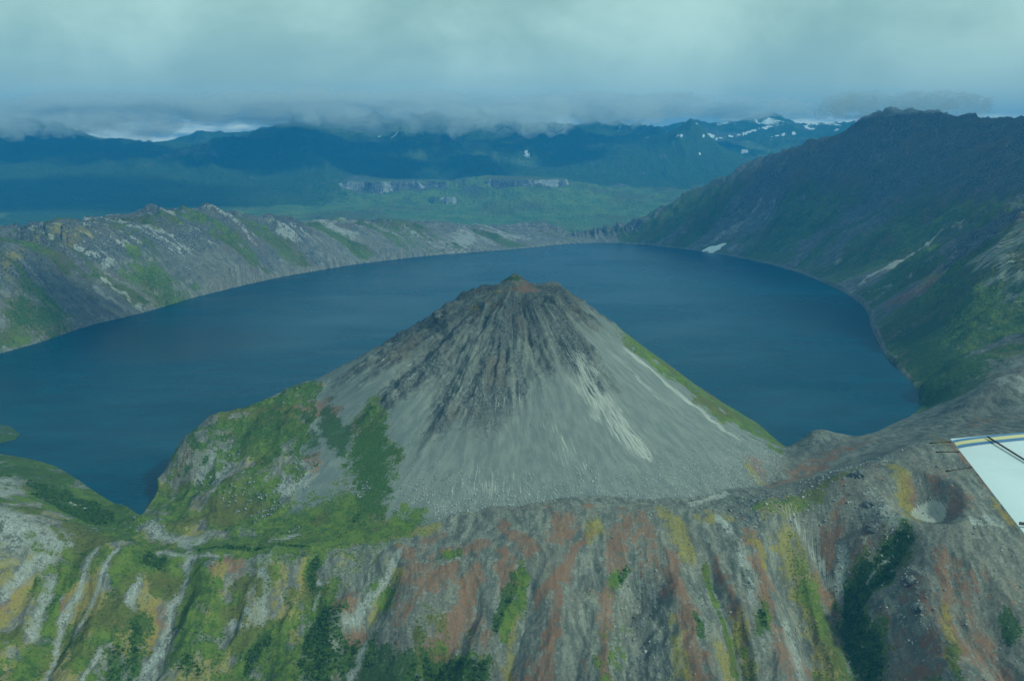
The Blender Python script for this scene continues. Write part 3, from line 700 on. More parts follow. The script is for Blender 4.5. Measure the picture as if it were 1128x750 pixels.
def terrain_mat(name, s=1.0, far=False, far_lit=False):
    """s scales every texture feature; ground cover colours, the far ones lightened to paint a sunlit valley floor"""
    m = bpy.data.materials.new(name); m.use_nodes = True
    nt = m.node_tree; nt.nodes.clear(); g = G(nt)
    o = nt.nodes.new('ShaderNodeOutputMaterial'); b = nt.nodes.new('ShaderNodeBsdfPrincipled')
    g.link(b.outputs[0], o.inputs['Surface'])
    pos = nt.nodes.new('ShaderNodeNewGeometry').outputs['Position']
    m1, veg_dark = g.attr('cover_a'); m2, snow = g.attr('cover_b'); fl, _ = g.attr('flow')
    rust, ochre, pale = g.sep(m1); veg, ash, rock = g.sep(m2)
    fx, fy, _z = g.sep(fl)
    nbig = g.noise(pos, 0.010 / s, 5, 0.55); nmid = g.noise(pos, 0.05 / s, 6, 0.62); nfine = g.noise(pos, 0.28 / s, 5, 0.7)
    vd, vc = g.voro(pos, 0.22 / s); speck = g.sep(vc)[0]
    st = g.noise(g.comb(g.math('MULTIPLY', fx, 0.09 / s), g.math('MULTIPLY', fy, 0.024 / s), 0.0), 1.0, 5, 0.6)
    st2 = g.noise(g.comb(g.math('MULTIPLY', fx, 0.4 / s), g.math('MULTIPLY', fy, 0.022 / s), 3.0), 1.0, 4, 0.65)
    def dev(n, k):
        return g.math('MULTIPLY', g.math('SUBTRACT', n, 0.5), k)
    brk = g.math('ADD', g.math('ADD', dev(nmid, 1.9), dev(nfine, 1.7)), g.math('ADD', dev(st, 1.1), dev(nbig, 0.8)))
    def edge(mask, k=1.0, lo=0.34, hi=0.70):
        return g.step(g.math('ADD', mask, g.math('MULTIPLY', g.math('MULTIPLY', brk, k), g.step(mask, 0.0, 0.12))), lo, hi)
    grey = g.mix(g.step(st, 0.36, 0.66), (0.105, 0.110, 0.095), (0.255, 0.245, 0.205))
    grey = g.mix(g.math('MULTIPLY', g.step(st2, 0.5, 0.75), g.step(nmid, 0.45, 0.6, 0.0, 0.6)), grey, (0.40, 0.39, 0.355))
    grey = g.mix(g.math('MULTIPLY', g.step(nbig, 0.42, 0.62), g.math('MULTIPLY_ADD', _z, -0.38, 0.45)), grey, (0.19, 0.165, 0.13))
    grey = g.mix(g.math('MULTIPLY', g.step(nfine, 0.48, 0.66), g.math('MULTIPLY_ADD', _z, -0.5, 0.65)), grey, (0.065, 0.07, 0.062))
    grey = g.mix(g.math('MULTIPLY', g.step(speck, 0.86, 0.96), g.math('MULTIPLY_ADD', _z, -0.26, 0.26)), grey, (0.38, 0.37, 0.34))
    grey = g.mix(g.math('MULTIPLY', _z, 0.6), grey, (0.185, 0.203, 0.198))
    rk = g.mix(g.step(nfine, 0.35, 0.68), (0.035, 0.042, 0.042), (0.17, 0.175, 0.165))
    rk = g.mix(g.math('MULTIPLY', g.step(st2, 0.52, 0.72), 0.6), rk, (0.27, 0.265, 0.245))
    rk = g.mix(g.math('MULTIPLY', g.step(nbig, 0.5, 0.66), 0.5), rk, (0.15, 0.12, 0.085))
    col = g.mix(edge(rock, 1.1, 0.3, 0.7), grey, rk)
    pl_ = g.mix(g.step(nfine, .35, .65), (0.16, 0.17, 0.16), (0.40, 0.395, 0.37))
    col = g.mix(edge(pale), col, g.mix(g.step(st2, 0.4, 0.65, 0., .6), pl_, (0.27, 0.27, 0.25)))
    cover_ = g.step(g.math('ADD', g.math('MULTIPLY', nfine, 0.5), g.math('MULTIPLY', st2, 0.5)), 0.60, 0.42, 0.34, 0.86)
    ru = g.mix(nmid, (0.165, 0.076, 0.040), (0.29, 0.138, 0.070)); ru = g.mix(g.math('MULTIPLY', g.step(nfine, 0.48, 0.7), 0.65), ru, (0.13, 0.095, 0.06))
    col = g.mix(g.math('MULTIPLY', edge(rust, 1.1), cover_), col, ru)
    oc = g.mix(nmid, *(((0.19, 0.15, 0.03), (0.36, 0.29, 0.05)) if not far_lit else ((0.30, 0.33, 0.13), (0.44, 0.44, 0.19)))); oc = g.mix(g.step(nfine, 0.5, 0.68), oc, (0.085, 0.10, 0.028))  # lighter far colours paint sunlight on the valley floor
    col = g.mix(g.math('MULTIPLY', edge(ochre), cover_), col, oc)
    gr = g.mix(g.step(nmid, 0.35, 0.65), *(((0.055, 0.095, 0.018), (0.135, 0.175, 0.030)) if not far_lit else ((0.10, 0.17, 0.05), (0.17, 0.23, 0.06)))); gr = g.mix(g.math('MULTIPLY', g.step(speck, 0.7, 0.95), 0.5), gr, (0.16, 0.165, 0.045))
    gr = g.mix(g.math('MULTIPLY', g.step(nbig, 0.48, 0.62), 0.6), gr, (0.115, 0.095, 0.035))
    gr = g.mix(g.step(nfine, 0.52, 0.72), gr, (0.022, 0.050, 0.015))
    col = g.mix(edge(veg), col, gr)
    dk = g.mix(g.step(nfine, 0.35, 0.7), (0.065, 0.105, 0.022), (0.030, 0.060, 0.015))
    col = g.mix(g.math('MULTIPLY', edge(veg_dark), 0.9), col, dk)
    asn = g.step(g.math('ADD', ash, g.math('MULTIPLY', g.math('SUBTRACT', st2, 0.5), 2.4)), 0.4, 0.8)
    col = g.mix(g.math('MULTIPLY', asn, g.step(ash, 0.02, 0.2, 0.0, 0.8)), col, g.mix(nfine, (0.34, 0.33, 0.30), (0.50, 0.49, 0.45)))
    col = g.mix(edge(snow, 0.8), col, (0.8, 0.82, 0.84))
    g.link(col, b.inputs['Base Color'])
    b.inputs['Roughness'].default_value = 0.95
    b.inputs['Specular IOR Level'].default_value = 0.15
    bump = nt.nodes.new('ShaderNodeBump'); bump.inputs['Strength'].default_value = 0.55 if not far else 0.8
    bump.inputs['Distance'].default_value = 1.0
    h = g.math('ADD', g.math('MULTIPLY', nfine, 3.2 * s), g.math('MULTIPLY', vd, 0.9 * s))
    h = g.math('ADD', h, g.math('MULTIPLY', nmid, 6.0 * s))
    h = g.math('ADD', h, g.math('MULTIPLY', st2, 1.6 * s))
    h = g.math('MULTIPLY', h, g.math('MULTIPLY_ADD', _z, -0.6, 1.0))
    g.link(h, bump.inputs['Height']); g.link(bump.outputs[0], b.inputs['Normal'])
    return m

mat_near = terrain_mat("scree_and_tundra", 1.0)
mat_wall = terrain_mat("crater_wall_rock", 2.2, True)
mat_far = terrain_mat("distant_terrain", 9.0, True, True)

V = np.stack([X, Y, Z], -1).reshape(-1, 3).astype(np.float32)
ca = np.stack([M['rust'], M['ochre'], M['pale'], M['dark']], -1).reshape(-1, 4).astype(np.float32)
cb = np.stack([M['veg'], M['ash'], M['rock'], M['snow']], -1).reshape(-1, 4).astype(np.float32)
talus = (cn * (1 - 0.8 * rocky) * sstep(CZ, 8, 40)).astype(np.float32)
fl = np.stack([FX, FY, talus], -1).reshape(-1, 3).astype(np.float32)
idx = np.arange(NR * NC).reshape(NR, NC)
quads = np.stack([idx[:-1, :-1], idx[:-1, 1:], idx[1:, 1:], idx[1:, :-1]], -1)

def make_mesh(name, verts, faces, mat, attrs=None, smooth=True, parent=None):
    me = bpy.data.meshes.new(name)
    nv, nf, k = len(verts), len(faces), faces.shape[1]
    me.vertices.add(nv); me.vertices.foreach_set('co', np.ascontiguousarray(verts, np.float32).ravel())
    me.loops.add(nf * k); me.loops.foreach_set('vertex_index', np.ascontiguousarray(faces, np.int32).ravel())
    me.polygons.add(nf); me.polygons.foreach_set('loop_start', np.arange(0, nf * k, k, dtype=np.int32))
    try: me.polygons.foreach_set('loop_total', np.full(nf, k, np.int32))
    except Exception: pass
    me.polygons.foreach_set('use_smooth', np.full(nf, smooth))
    if attrs:
        for an, (typ, arr) in attrs.items():
            at = me.attributes.new(an, typ, 'POINT')
            at.data.foreach_set('color' if typ == 'FLOAT_COLOR' else 'vector', np.ascontiguousarray(arr, np.float32).ravel())
    me.update(calc_edges=True)
    me.materials.append(mat)
    ob = bpy.data.objects.new(name, me)
    sc.collection.objects.link(ob)
    if parent: ob.parent = parent
    return ob

def tag(o, label=None, cat=None, group=None, kind=None):
    if label: o['label'] = label
    if cat: o['category'] = cat
    if group: o['group'] = group
    if kind: o['kind'] = kind
    return o

names = [('ground', mat_near, 'bare and mossy crater rim slope in the foreground with rusty and green streaks'),
         ('volcanic_cone', mat_near, 'steep grey scree cone rising from the lake shore'),
         ('crater_wall', mat_wall, 'low grey and green crater wall along the far left side of the lake'),
         ('mountain', mat_wall, 'dark mountain slope rising above the right side of the lake'),
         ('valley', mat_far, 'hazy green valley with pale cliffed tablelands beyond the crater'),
         ('distant_mountains', mat_far, 'blue hazy mountain ranges at the foot of the clouds')]
cats = ['ground', 'hill', 'crater wall', 'mountain', 'valley', 'mountains']
for k, (nm, mt, lb) in enumerate(names):
    f = quads[reg == k]
    used, invx = np.unique(f, return_inverse=True)
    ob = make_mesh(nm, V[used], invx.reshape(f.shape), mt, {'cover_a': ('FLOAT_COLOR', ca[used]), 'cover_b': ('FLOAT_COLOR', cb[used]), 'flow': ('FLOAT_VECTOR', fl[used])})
    tag(ob, lb, cats[k], kind='structure')

# ------------------------------------------------------------------ water
wm = bpy.data.materials.new("lake_water"); wm.use_nodes = True
nt = wm.node_tree; nt.nodes.clear(); g = G(nt)
o = nt.nodes.new('ShaderNodeOutputMaterial'); b = nt.nodes.new('ShaderNodeBsdfPrincipled'); g.link(b.outputs[0], o.inputs[0])
pos = nt.nodes.new('ShaderNodeNewGeometry').outputs['Position']
mp = g.vmath('MULTIPLY', pos, (0.55, 1.0, 1.0))
n1 = g.noise(mp, 0.0022, 5, 0.6, 0.6); n2 = g.noise(mp, 0.012, 5, 0.6, 0.4); n3 = g.noise(mp, 0.09, 5, 0.6)
g.link(g.mix(g.step(n2, 0.35, 0.7), (0.001, 0.033, 0.062), (0.002, 0.048, 0.084)), b.inputs['Base Color'])
g.link(g.step(n1, 0.35, 0.65, 0.20, 0.30), b.inputs['Roughness'])
b.inputs['IOR'].default_value = 1.33
b.inputs['Specular IOR Level'].default_value = 0.12
bump = nt.nodes.new('ShaderNodeBump'); bump.inputs['Strength'].default_value = 0.5; bump.inputs['Distance'].default_value = 1.0
hh = g.math('ADD', g.math('MULTIPLY', n3, 3.4), g.math('MULTIPLY', g.noise(mp, 0.4, 3, 0.6), 0.5))
g.link(g.math('MULTIPLY', hh, g.step(n1, 0.3, 0.7, 0.5, 1.0)), bump.inputs['Height']); g.link(bump.outputs[0], b.inputs['Normal'])
wp = np.array([(-2600, 1560, 0), (900, 1560, 0), (2600, 2400, 0), (2600, 6600, 0), (-2600, 6600, 0)], np.float32)
lake = make_mesh('lake_water', wp, np.array([[0, 1, 2, 3, 4]]), wm)
tag(lake, 'deep blue crater lake curving around the cone', 'lake', kind='structure')

# ------------------------------------------------------------------ scattered ground cover: boulders and shrubs
rng = np.random.default_rng(5)
import bmesh
def ico(sub):
    bm = bmesh.new(); bmesh.ops.create_icosphere(bm, subdivisions=sub, radius=1.0)
    v = np.array([p.co[:] for p in bm.verts]); f = np.array([[q.index for q in t.verts] for t in bm.faces]); bm.free()
    return v, f
iv, ifc = ico(1)

def simple_mat(name, c0, c1, scale=0.3, rough=0.9, bumpd=0.3):
    m = bpy.data.materials.new(name); m.use_nodes = True
    nt = m.node_tree; b = nt.nodes['Principled BSDF']; g = G(nt)
    pos = nt.nodes.new('ShaderNodeNewGeometry').outputs['Position']
    n = g.noise(pos, scale, 5, 0.65)
    g.link(g.mix(g.step(n, 0.35, 0.66), c0, c1), b.inputs['Base Color'])
    b.inputs['Roughness'].default_value = rough; b.inputs['Specular IOR Level'].default_value = 0.2
    bu = nt.nodes.new('ShaderNodeBump'); bu.inputs['Distance'].default_value = bumpd; bu.inputs['Strength'].default_value = 0.6
    g.link(g.noise(pos, scale * 4, 4, 0.6), bu.inputs['Height']); g.link(bu.outputs[0], b.inputs['Normal'])
    return m

def scatter(weight, n):
    """random points on the near ground where weight is high, by true area"""
    k = fgk
    area = (np.gradient(RR)[:k, None] * Rg[:k] * np.gradient(AZ)[None, :])
    wgt = (weight[:k] * area * (np.abs(AZ) < half)[None, :]).ravel()
    wgt[~np.isfinite(wgt)] = 0; wgt = np.clip(wgt, 0, None)
    c = np.cumsum(wgt); c /= c[-1]
    pick = np.searchsorted(c, rng.random(n))
    i, j = pick // NC, pick % NC
    i = np.clip(i, 1, k - 2); j = np.clip(j, 1, NC - 2)
    ti, tj = rng.random(n) - .5, rng.random(n) - .5
    Rn = RR[i] + ti * (RR[i + 1] - RR[i]); An = AZ[j] + tj * (AZ[j + 1] - AZ[j])
    z = Z[i, j] + ti * (Z[i + 1, j] - Z[i - 1, j]) / 2 + tj * (Z[i, j + 1] - Z[i, j - 1]) / 2
    return np.stack([Rn * np.sin(An), Rn * np.cos(An), z], -1)

def blobs(name, P, size, mat, flat=0.75, base=iv, faces=ifc, rough=0.35, smooth=False, sink=0.2):
    n = len(P)
    ang = rng.random(n) * 6.283
    ca_, sa_ = np.cos(ang), np.sin(ang)
    v = base[None] * (1 + rough * (rng.random((n, len(base), 1)) - .5) * 2)
    s3 = size[:, None] * (0.7 + 0.6 * rng.random((n, 3))) * np.array([1, 1, flat])
    v = v * s3[:, None, :]
    x = v[..., 0] * ca_[:, None] - v[..., 1] * sa_[:, None]; y = v[..., 0] * sa_[:, None] + v[..., 1] * ca_[:, None]
    v = np.stack([x, y, v[..., 2]], -1) + P[:, None, :] + np.array([0, 0, 1])[None, None] * (size * flat * (0.5 - sink))[:, None, None]
    f = faces[None] + (np.arange(n) * len(base))[:, None, None]
    return make_mesh(name, v.reshape(-1, 3), f.reshape(-1, faces.shape[1]), mat, smooth=smooth)

foot = cn * sstep(CZ, 95, 25) * (Y < 2050) * (rho < 640)
P1 = scatter((foot * 1.0 + 0.004 * cn * (Y < 2000)) * (M['veg'] < 0.15) * (X > -260), 6500)
b1 = blobs('boulders', P1, 0.6 + 1.1 * rng.random(len(P1)) ** 3, simple_mat('boulder_rock', (0.22, 0.225, 0.215), (0.42, 0.42, 0.40), 0.15))
tag(b1, 'loose pale boulders gathered along the foot of the scree cone', 'boulders', kind='stuff')
P2 = scatter(hum * (M['pale'] > 0.35) * 1.0 + hum * 0.02 * M['veg'] * (X < -330), 800)
b2 = blobs('boulders', P2, 0.7 + 1.8 * rng.random(len(P2)) ** 2.5, simple_mat('pale_boulder_rock', (0.15, 0.16, 0.16), (0.30, 0.30, 0.29), 0.15))
tag(b2, 'pale boulder fields among grass on the green hummock beside the cone', 'boulders', kind='stuff')
P3 = scatter((Y < 1650) * (X > -100) * (1 - cn) * (0.05 + M['rock'] * .8 + 0.5 * M['pale']) * (X > 150), 3200)
b3 = blobs('boulders', P3, 0.6 + 1.9 * rng.random(len(P3)) ** 3, simple_mat('grey_boulder_rock', (0.12, 0.12, 0.115), (0.36, 0.36, 0.34), 0.15))
tag(b3, 'scattered grey rocks on the crater rim slope at the right', 'boulders', kind='stuff')

# shrub thickets: small leaf-sized faces spread through low mounds
def shrubs(name, P, size, mat, nl=34):
    n = len(P)
    dv = rng.normal(size=(n, nl, 3)); dv /= np.linalg.norm(dv, axis=-1, keepdims=True)
    dv[..., 2] = np.abs(dv[..., 2])
    rad = rng.random((n, nl, 1)) ** 0.4
    c = P[:, None] + dv * rad * size[:, None, None] * np.array([1, 1, .75])
    t1 = rng.normal(size=(n, nl, 3)); t1 /= np.linalg.norm(t1, axis=-1, keepdims=True)
    t2 = np.cross(t1, rng.normal(size=(n, nl, 3))); t2 /= np.linalg.norm(t2, axis=-1, keepdims=True)
    ls = size[:, None, None] * (0.22 + 0.2 * rng.random((n, nl, 1)))
    tri = np.stack([c + t1 * ls, c - t1 * ls * .5 + t2 * ls * .8, c - t1 * ls * .5 - t2 * ls * .8], 2)
    v = tri.reshape(-1, 3); f = np.arange(len(v)).reshape(-1, 3)
    return make_mesh(name, v, f, mat, smooth=False)
P4 = scatter((Y < 1700) * (M['dark'] > 0.55) * M['veg'] * (1 - hum), 5200)
s1 = shrubs('shrub_thicket', P4, 1.1 + 2.9 * rng.random(len(P4)) ** 2.2, simple_mat('alder_leaves', (0.040, 0.080, 0.018), (0.10, 0.155, 0.030), 0.22))
tag(s1, 'dark green alder thicket filling the ravines of the foreground slope', 'shrubs', kind='stuff')
P5 = scatter((Y < 2100) * (M['veg'] > 0.4) * (0.25 * hum + flft) * (M['dark'] < 0.6), 3800)
s2 = shrubs('low_shrubs', P5, 0.8 + 1.3 * rng.random(len(P5)) ** 2, simple_mat('bush_leaves', (0.045, 0.085, 0.018), (0.11, 0.16, 0.03), 0.05), 22)
tag(s2, 'low green bushes dotted over the mossy slope and hummock', 'shrubs', kind='stuff')

# ------------------------------------------------------------------ single rock outcrops
iv3, if3 = ico(3)
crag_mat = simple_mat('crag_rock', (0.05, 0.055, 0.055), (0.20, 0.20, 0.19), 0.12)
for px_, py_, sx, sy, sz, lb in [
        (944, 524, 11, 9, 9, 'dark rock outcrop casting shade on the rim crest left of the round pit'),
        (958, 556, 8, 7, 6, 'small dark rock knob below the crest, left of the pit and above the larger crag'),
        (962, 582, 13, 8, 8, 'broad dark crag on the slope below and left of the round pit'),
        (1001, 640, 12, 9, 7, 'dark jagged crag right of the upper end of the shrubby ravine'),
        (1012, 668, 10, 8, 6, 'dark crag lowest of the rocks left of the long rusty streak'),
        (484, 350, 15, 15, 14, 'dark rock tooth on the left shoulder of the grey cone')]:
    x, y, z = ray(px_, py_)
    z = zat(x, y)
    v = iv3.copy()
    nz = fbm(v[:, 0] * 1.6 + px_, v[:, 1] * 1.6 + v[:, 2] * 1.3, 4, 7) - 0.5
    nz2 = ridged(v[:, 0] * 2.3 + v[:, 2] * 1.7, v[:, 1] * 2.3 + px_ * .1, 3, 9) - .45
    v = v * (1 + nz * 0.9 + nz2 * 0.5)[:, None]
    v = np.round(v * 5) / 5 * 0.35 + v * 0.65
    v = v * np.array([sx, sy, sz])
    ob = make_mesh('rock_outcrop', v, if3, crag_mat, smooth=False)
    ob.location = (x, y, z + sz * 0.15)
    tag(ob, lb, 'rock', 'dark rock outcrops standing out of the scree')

# snow bank on the far shore
x, y, z = ray(786, 274)
nseg = 40
ring = []
for k in range(nseg):
    t = k / nseg * 2 * math.pi
    rr_ = 1 + 0.25 * math.sin(3 * t + 1) + 0.18 * math.sin(5 * t)
    ring.append((x + 58 * rr_ * math.cos(t) * (1.0), y + 60 * rr_ * math.sin(t)))
sv = [(x, y, zat(x, y) + 7.0)]
for fr, hgt in ((0.4, 6.5), (0.75, 5.0), (1.0, 0.3)):
    for (a, b_) in ring:
        xx, yy = x + (a - x) * fr, y + (b_ - y) * fr
        sv.append((xx, yy, zat(xx, yy) + hgt))
sf = []
for k in range(nseg):
    k2 = (k + 1) % nseg
    sf.append((0, 1 + k, 1 + k2, 1 + k2))
fq = []
for rg_ in range(2):
    for k in range(nseg):
        k2 = (k + 1) % nseg
        fq.append((1 + rg_ * nseg + k, 1 + (rg_ + 1) * nseg + k, 1 + (rg_ + 1) * nseg + k2, 1 + rg_ * nseg + k2))
me = bpy.data.meshes.new('snow_patch'); me.from_pydata(sv, [], [f[:3] for f in sf] + fq); me.update()
me.materials.append(simple_mat('old_snow', (0.70, 0.74, 0.76), (0.84, 0.86, 0.87), 0.05))
ob = bpy.data.objects.new('snow_patch', me); sc.collection.objects.link(ob)
tag(ob, 'small white snow bank lying on the far shore at the foot of the dark mountain', 'snow patch')

# ------------------------------------------------------------------ aeroplane wing (lower right), a real wing 7 m from the eye
def pmat(name, col, rough=0.35):
    m = bpy.data.materials.new(name); m.use_nodes = True
    nt = m.node_tree; b = nt.nodes['Principled BSDF']; g = G(nt)
    tc = nt.nodes.new('ShaderNodeTexCoord').outputs['Object']
    n = g.noise(tc, 1.2, 5, 0.6); n2 = g.noise(tc, 14.0, 4, 0.6)
    dk_ = tuple(c * 0.90 for c in col)
    c_ = g.mix(g.step(n, 0.4, 0.7), col, dk_)
    g.link(c_, b.inputs['Base Color'])
    g.link(g.step(n2, 0.3, 0.7, rough * 0.8, rough * 1.3), b.inputs['Roughness'])
    return m
WZ = -2.0                                     # wing plane below the eye
def wpt(px_, py_, dz_=0.0):
    a, b_, c_ = px_dir(px_, py_)
    t = (WZ + dz_) / c_
    return np.array([a * t, b_ * t, HC + WZ + dz_])
root = bpy.data.objects.new('airplane_wing', None); sc.collection.objects.link(root)
A = wpt(1047, 483); B = wpt(1128, 587)        # trailing edge from the tip inwards
T = wpt(1128, 477.5)                          # along the tip edge
root.location = tuple(A)
tag(root, 'white aeroplane wing with a blue and yellow striped tip at the right edge', 'aeroplane wing')
te = (B - A) / np.linalg.norm(B - A)          # along the span, towards the fuselage
tip = (T - A) / np.linalg.norm(T - A)         # along the chord, forward
SP, CH = 5.5, 2.3
def wing_pt(s, c, side=1):
    """s metres from the tip inwards, c metres forward of the trailing edge"""
    t = c / CH
    prof = 0.06 * (math.sin(math.pi * min(max(t, 0), 1) ** 0.75) ** 0.8 if 0 < t < 1 else 0)
    rnd = min(1.0, math.sqrt(max(0.0, 1 - (1 - min(s / 0.12, 1)) ** 2)))
    p = te * s + tip * c
    return (p[0], p[1], side * prof * 0.5 * rnd)
nS, nC = 60, 40
vs_, fs_ = [], []
ss = [0.0, 0.01, 0.03, 0.06, 0.09, 0.12] + list(np.linspace(0.2, SP, nS))
def tipcurve(c): return 0.10 * (c / CH) ** 2 * 0.6
for side in (1, -1):
    base_i = len(vs_)
    for s in ss:
        for j in range(nC + 1):
            c = CH * j / nC
            p = wing_pt(s, c, side)
            vs_.append(p)
    for i in range(len(ss) - 1):
        for j in range(nC):
            q0 = base_i + i * (nC + 1) + j
            fs_.append((q0, q0 + 1, q0 + nC + 2, q0 + nC + 1) if side == -1 else (q0, q0 + nC + 1, q0 + nC + 2, q0 + 1))
def child(name, verts, faces, mat, smooth=True, parent=root):
    me = bpy.data.meshes.new(name); me.from_pydata([tuple(map(float, v)) for v in verts], [], faces); me.update()
    for p in me.polygons: p.use_smooth = smooth
    me.materials.append(mat)
    ob = bpy.data.objects.new(name, me); sc.collection.objects.link(ob); ob.parent = parent
    return ob
white = pmat('white_wing_fabric', (0.61, 0.67, 0.76), 0.4)
child('wing_panel', vs_, fs_, white)
def strip(name, s0, s1, mat, lift=0.004, c0=0.0, c1=CH):
    v, f = [], []
    n = 50
    for k in range(n + 1):
        c = c0 + (c1 - c0) * k / n
        for s in (s0, s1):
            p = wing_pt(max(s, 0.0), c, 1); v.append((p[0], p[1], p[2] + lift))
    for k in range(n):
        f.append((2 * k, 2 * k + 1, 2 * k + 3, 2 * k + 2))
    ob = child(name, v, f, mat)
    return ob
blue = pmat('blue_wing_paint', (0.05, 0.16, 0.42)); yel = pmat('yellow_wing_paint', (0.62, 0.55, 0.30))
# stripe positions follow the photo along the trailing edge
def s_at(px_, py_):
    return float(np.linalg.norm(wpt(px_, py_) - A))
s1_, s2_, s3_, s4_ = s_at(1049.5, 485.6), s_at(1051.5, 487.8), s_at(1055.2, 491.8), s_at(1057, 494)
tag(strip('stripe', s1_, s2_, blue), 'outer blue stripe'); tag(strip('stripe', s2_ + .005, s3_ - .005, yel), 'yellow stripe'); tag(strip('stripe', s3_, s4_, blue), 'inner blue stripe')
# seam of the aileron / bracing rod: thin dark line running inwards from the tip
darkm = pmat('dark_rubber', (0.03, 0.03, 0.035), 0.6)
def tube(name, pts, rad, mat, parent=root, seg=8):
    v, f = [], []
    pts = [np.array(p, float) for p in pts]
    for i, p in enumerate(pts):
        t = pts[min(i + 1, len(pts) - 1)] - pts[max(i - 1, 0)]; t /= np.linalg.norm(t)
        a = np.cross(t, (0, 0, 1)); a /= np.linalg.norm(a); b_ = np.cross(t, a)
        rd = rad[i] if isinstance(rad, (list, tuple)) else rad
        for k in range(seg):
            an = 2 * math.pi * k / seg
            v.append(p + a * rd * math.cos(an) + b_ * rd * math.sin(an))
    for i in range(len(pts) - 1):
        for k in range(seg):
            k2 = (k + 1) % seg
            f.append((i * seg + k, i * seg + k2, (i + 1) * seg + k2, (i + 1) * seg + k))
    f.append(tuple(range(seg))); f.append(tuple((len(pts) - 1) * seg + k for k in range(seg)))
    return child(name, v, f, mat, parent=parent)
K0 = wpt(1088, 481, 0.035) - A; K1 = wpt(1136, 511, 0.035) - A
tube('aileron_seam', [K0, K0 + (K1 - K0) * 0.5, K1, K1 + (K1 - K0)], 0.006, darkm)
for (ax, ay), (bx_, by_) in [((1047, 486.5), (1024, 488)), ((1056, 497.5), (1031, 497.8)), ((1070, 514.5), (1042, 519))]:
    p0 = wpt(ax, ay) - A; p1 = wpt(bx_, by_) - A
    w_ = tube('static_wick', [p0 + (p0 - p1) * 0.03, p0 + (p1 - p0) * .3, p0 + (p1 - p0) * .7, p1], [0.004, 0.0035, 0.0035, 0.005], darkm)
# flap joint near the lower edge of what is seen
J0 = wpt(1122, 580, 0.0) - A; J1 = wpt(1138, 577.5, 0.025) - A
tube('flap_gap', [J0 + np.array([0, 0, .02]), J1], 0.009, darkm)

# ------------------------------------------------------------------ air
zlo = float(Z.min()); zhi = max(float(Z.max()), HC) + 120
print('terrain', zlo, zhi, NR, NC)
hb = bpy.data.meshes.new('haze')
x0, x1, y0, y1, z0, z1 = -27000, 27000, -300, 27000, zlo - 1, zhi
hb.from_pydata([(x0, y0, z0), (x1, y0, z0), (x1, y1, z0), (x0, y1, z0), (x0, y0, z1), (x1, y0, z1), (x1, y1, z1), (x0, y1, z1)], [],
               [(0, 3, 2, 1), (4, 5, 6, 7), (0, 1, 5, 4), (1, 2, 6, 5), (2, 3, 7, 6), (3, 0, 4, 7)])
hm = bpy.data.materials.new('haze_air'); hm.use_nodes = True
nt = hm.node_tree; nt.nodes.clear()
o = nt.nodes.new('ShaderNodeOutputMaterial'); pv = nt.nodes.new('ShaderNodeVolumePrincipled')
pv.inputs['Color'].default_value = (0.085, 0.38, 0.95, 1)
pv.inputs['Density'].default_value = 6e-5
pv.inputs['Anisotropy'].default_value = 0.0
nt.links.new(pv.outputs[0], o.inputs['Volume'])
hb.materials.append(hm)
hz = bpy.data.objects.new('haze', hb); sc.collection.objects.link(hz)
tag(hz, 'thin blue air between the viewer and the far mountains', 'haze', kind='stuff')

# cloud wisps inside the haze box, hanging on the far ridges and the peak (homogeneous volumes, real places)
iv4, if4 = ico(4)
mm = bpy.data.materials.new('wisp_vapour'); mm.use_nodes = True
nt = mm.node_tree; nt.nodes.clear()
o = nt.nodes.new('ShaderNodeOutputMaterial'); pv = nt.nodes.new('ShaderNodeVolumePrincipled')
pv.inputs['Color'].default_value = (0.97, 0.975, 0.98, 1)
pv.inputs['Density'].default_value = 0.0024
pv.inputs['Anisotropy'].default_value = 0.2
nt.links.new(pv.outputs[0], o.inputs['Volume'])
mv, mf = [], []
r2 = random.Random(4)
clumps = []
for (px_, py_, Yd, rx, ry, rz, n) in [(100, 138, 11600, 900, 400, 110, 14), (150, 138, 11600, 400, 400, 90, 6), (20, 126, 12300, 900, 400, 80, 8),
        (350, 128, 11500, 450, 400, 80, 6), (430, 134, 11500, 900, 400, 100, 14), (550, 137, 11500, 700, 400, 100, 14), (640, 126, 12300, 900, 500, 100, 10), (300, 122, 12100, 2600, 500, 120, 26), (-50, 124, 12300, 1600, 500, 120, 12), (760, 124, 13600, 1500, 500, 90, 10),
        (250, 118, 12500, 1300, 500, 70, 8), (500, 112, 12500, 2200, 500, 70, 12), (750, 112, 13500, 1500, 500, 60, 6), (1000, 118, 5850, 420, 200, 46, 20)]:
    for q_ in range(int(n * 1.7)):
        x, y, z = at_y(px_, py_, Yd)
        k_ = 0.30 + 0.45 * r2.random()
        clumps.append((x + r2.uniform(-1, 1) * rx, y + r2.uniform(-1, 1) * ry, z + r2.uniform(-0.35, 0.9) * rz, rx * k_ * .45, ry * k_ * 1.1, rz * (0.45 + k_)))
for ci_, (x, y, z, ax_, ay_, az_) in enumerate(clumps):
    v = iv4 * (1 + (fbm(iv4[:, 0] * 2.2 + ci_ * 3.1, iv4[:, 1] * 2.2 + iv4[:, 2] * 1.9, 5, 8, .6) - .5) * 1.8)[:, None]
    v = v * np.array([ax_, ay_, az_]) + np.array([x, y, z])
    v[:, 2] = np.minimum(v[:, 2], zhi - 8)
    mf.append(if4 + sum(len(q) for q in mv)); mv.append(v)
wisps = make_mesh('cloud_wisps', np.concatenate(mv), np.concatenate(mf), mm)
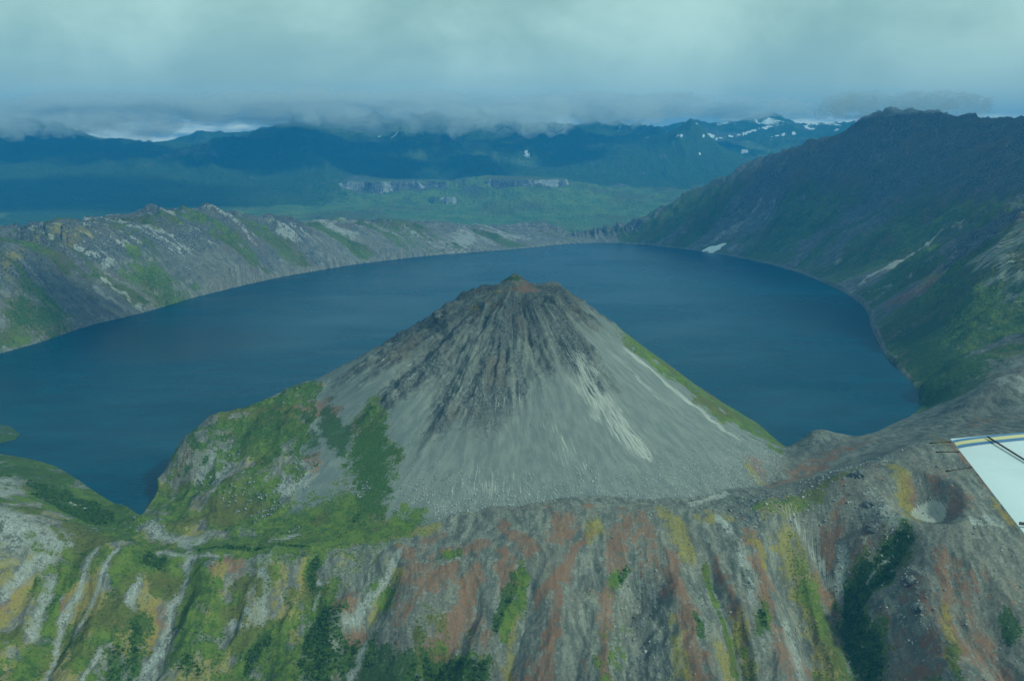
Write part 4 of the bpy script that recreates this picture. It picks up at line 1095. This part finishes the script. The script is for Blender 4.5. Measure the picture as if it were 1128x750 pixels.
tag(wisps, 'white cloud wisps clinging to the far ridges and to the peak on the right', 'wisps', kind='stuff')

# unseen clouds added above the air box, out of view, to shade the right mountain, the far ranges and parts of the near slope
cm_ = bpy.data.materials.new('shade_cloud_vapour'); cm_.use_nodes = True
nt = cm_.node_tree; nt.nodes.clear()
o = nt.nodes.new('ShaderNodeOutputMaterial'); pv = nt.nodes.new('ShaderNodeVolumePrincipled')
pv.inputs['Color'].default_value = (0.97, 0.975, 0.98, 1)
pv.inputs['Density'].default_value = 0.006
nt.links.new(pv.outputs[0], o.inputs['Volume'])
mv, mf = [], []
kx, ky = math.sin(SUN_AZ) / math.tan(SUN_EL), math.cos(SUN_AZ) / math.tan(SUN_EL)
for (tx, ty, tz, rx, ry, n) in [(2300, 5300, 400, 1500, 1300, 7), (1900, 3600, 150, 700, 900, 5), (-5200, 9800, 100, 2600, 1100, 7),
                                (150, 1120, -60, 420, 90, 2), (-1200, 3300, 150, 500, 500, 3), (-170, 2120, 260, 170, 110, 3), (900, 1750, 60, 160, 130, 3)]:
    for q_ in range(n):
        cz = max(zhi + 330, HC + 330 + 0.20 * math.hypot(tx, ty)) + 80 * r2.random()
        cz = max(cz, HC + 330 + 0.20 * math.hypot(tx + kx * (cz - tz), ty + ky * (cz - tz) + ry))
        hgt = cz - tz
        cx_ = tx + kx * hgt + r2.uniform(-.6, .6) * rx; cy_ = ty + ky * hgt + r2.uniform(-.6, .6) * ry
        v = iv4 * (1 + (fbm(iv4[:, 0] * 1.9 + q_ * 3.1, iv4[:, 1] * 1.9 + iv4[:, 2] * 1.9 + tx, 5, 8, .6) - .5) * 1.6)[:, None]
        v = v * np.array([rx * .5, ry * .5, 150 + 60 * r2.random()]) + np.array([cx_, cy_, cz])
        v[:, 2] = np.maximum(v[:, 2], zhi + 25)
        mf.append(if4 + sum(len(q) for q in mv)); mv.append(v)
shade_clouds = make_mesh('clouds', np.concatenate(mv), np.concatenate(mf), cm_)
tag(shade_clouds, 'unseen clouds added above the crater to shade the slopes', 'clouds', kind='stuff')
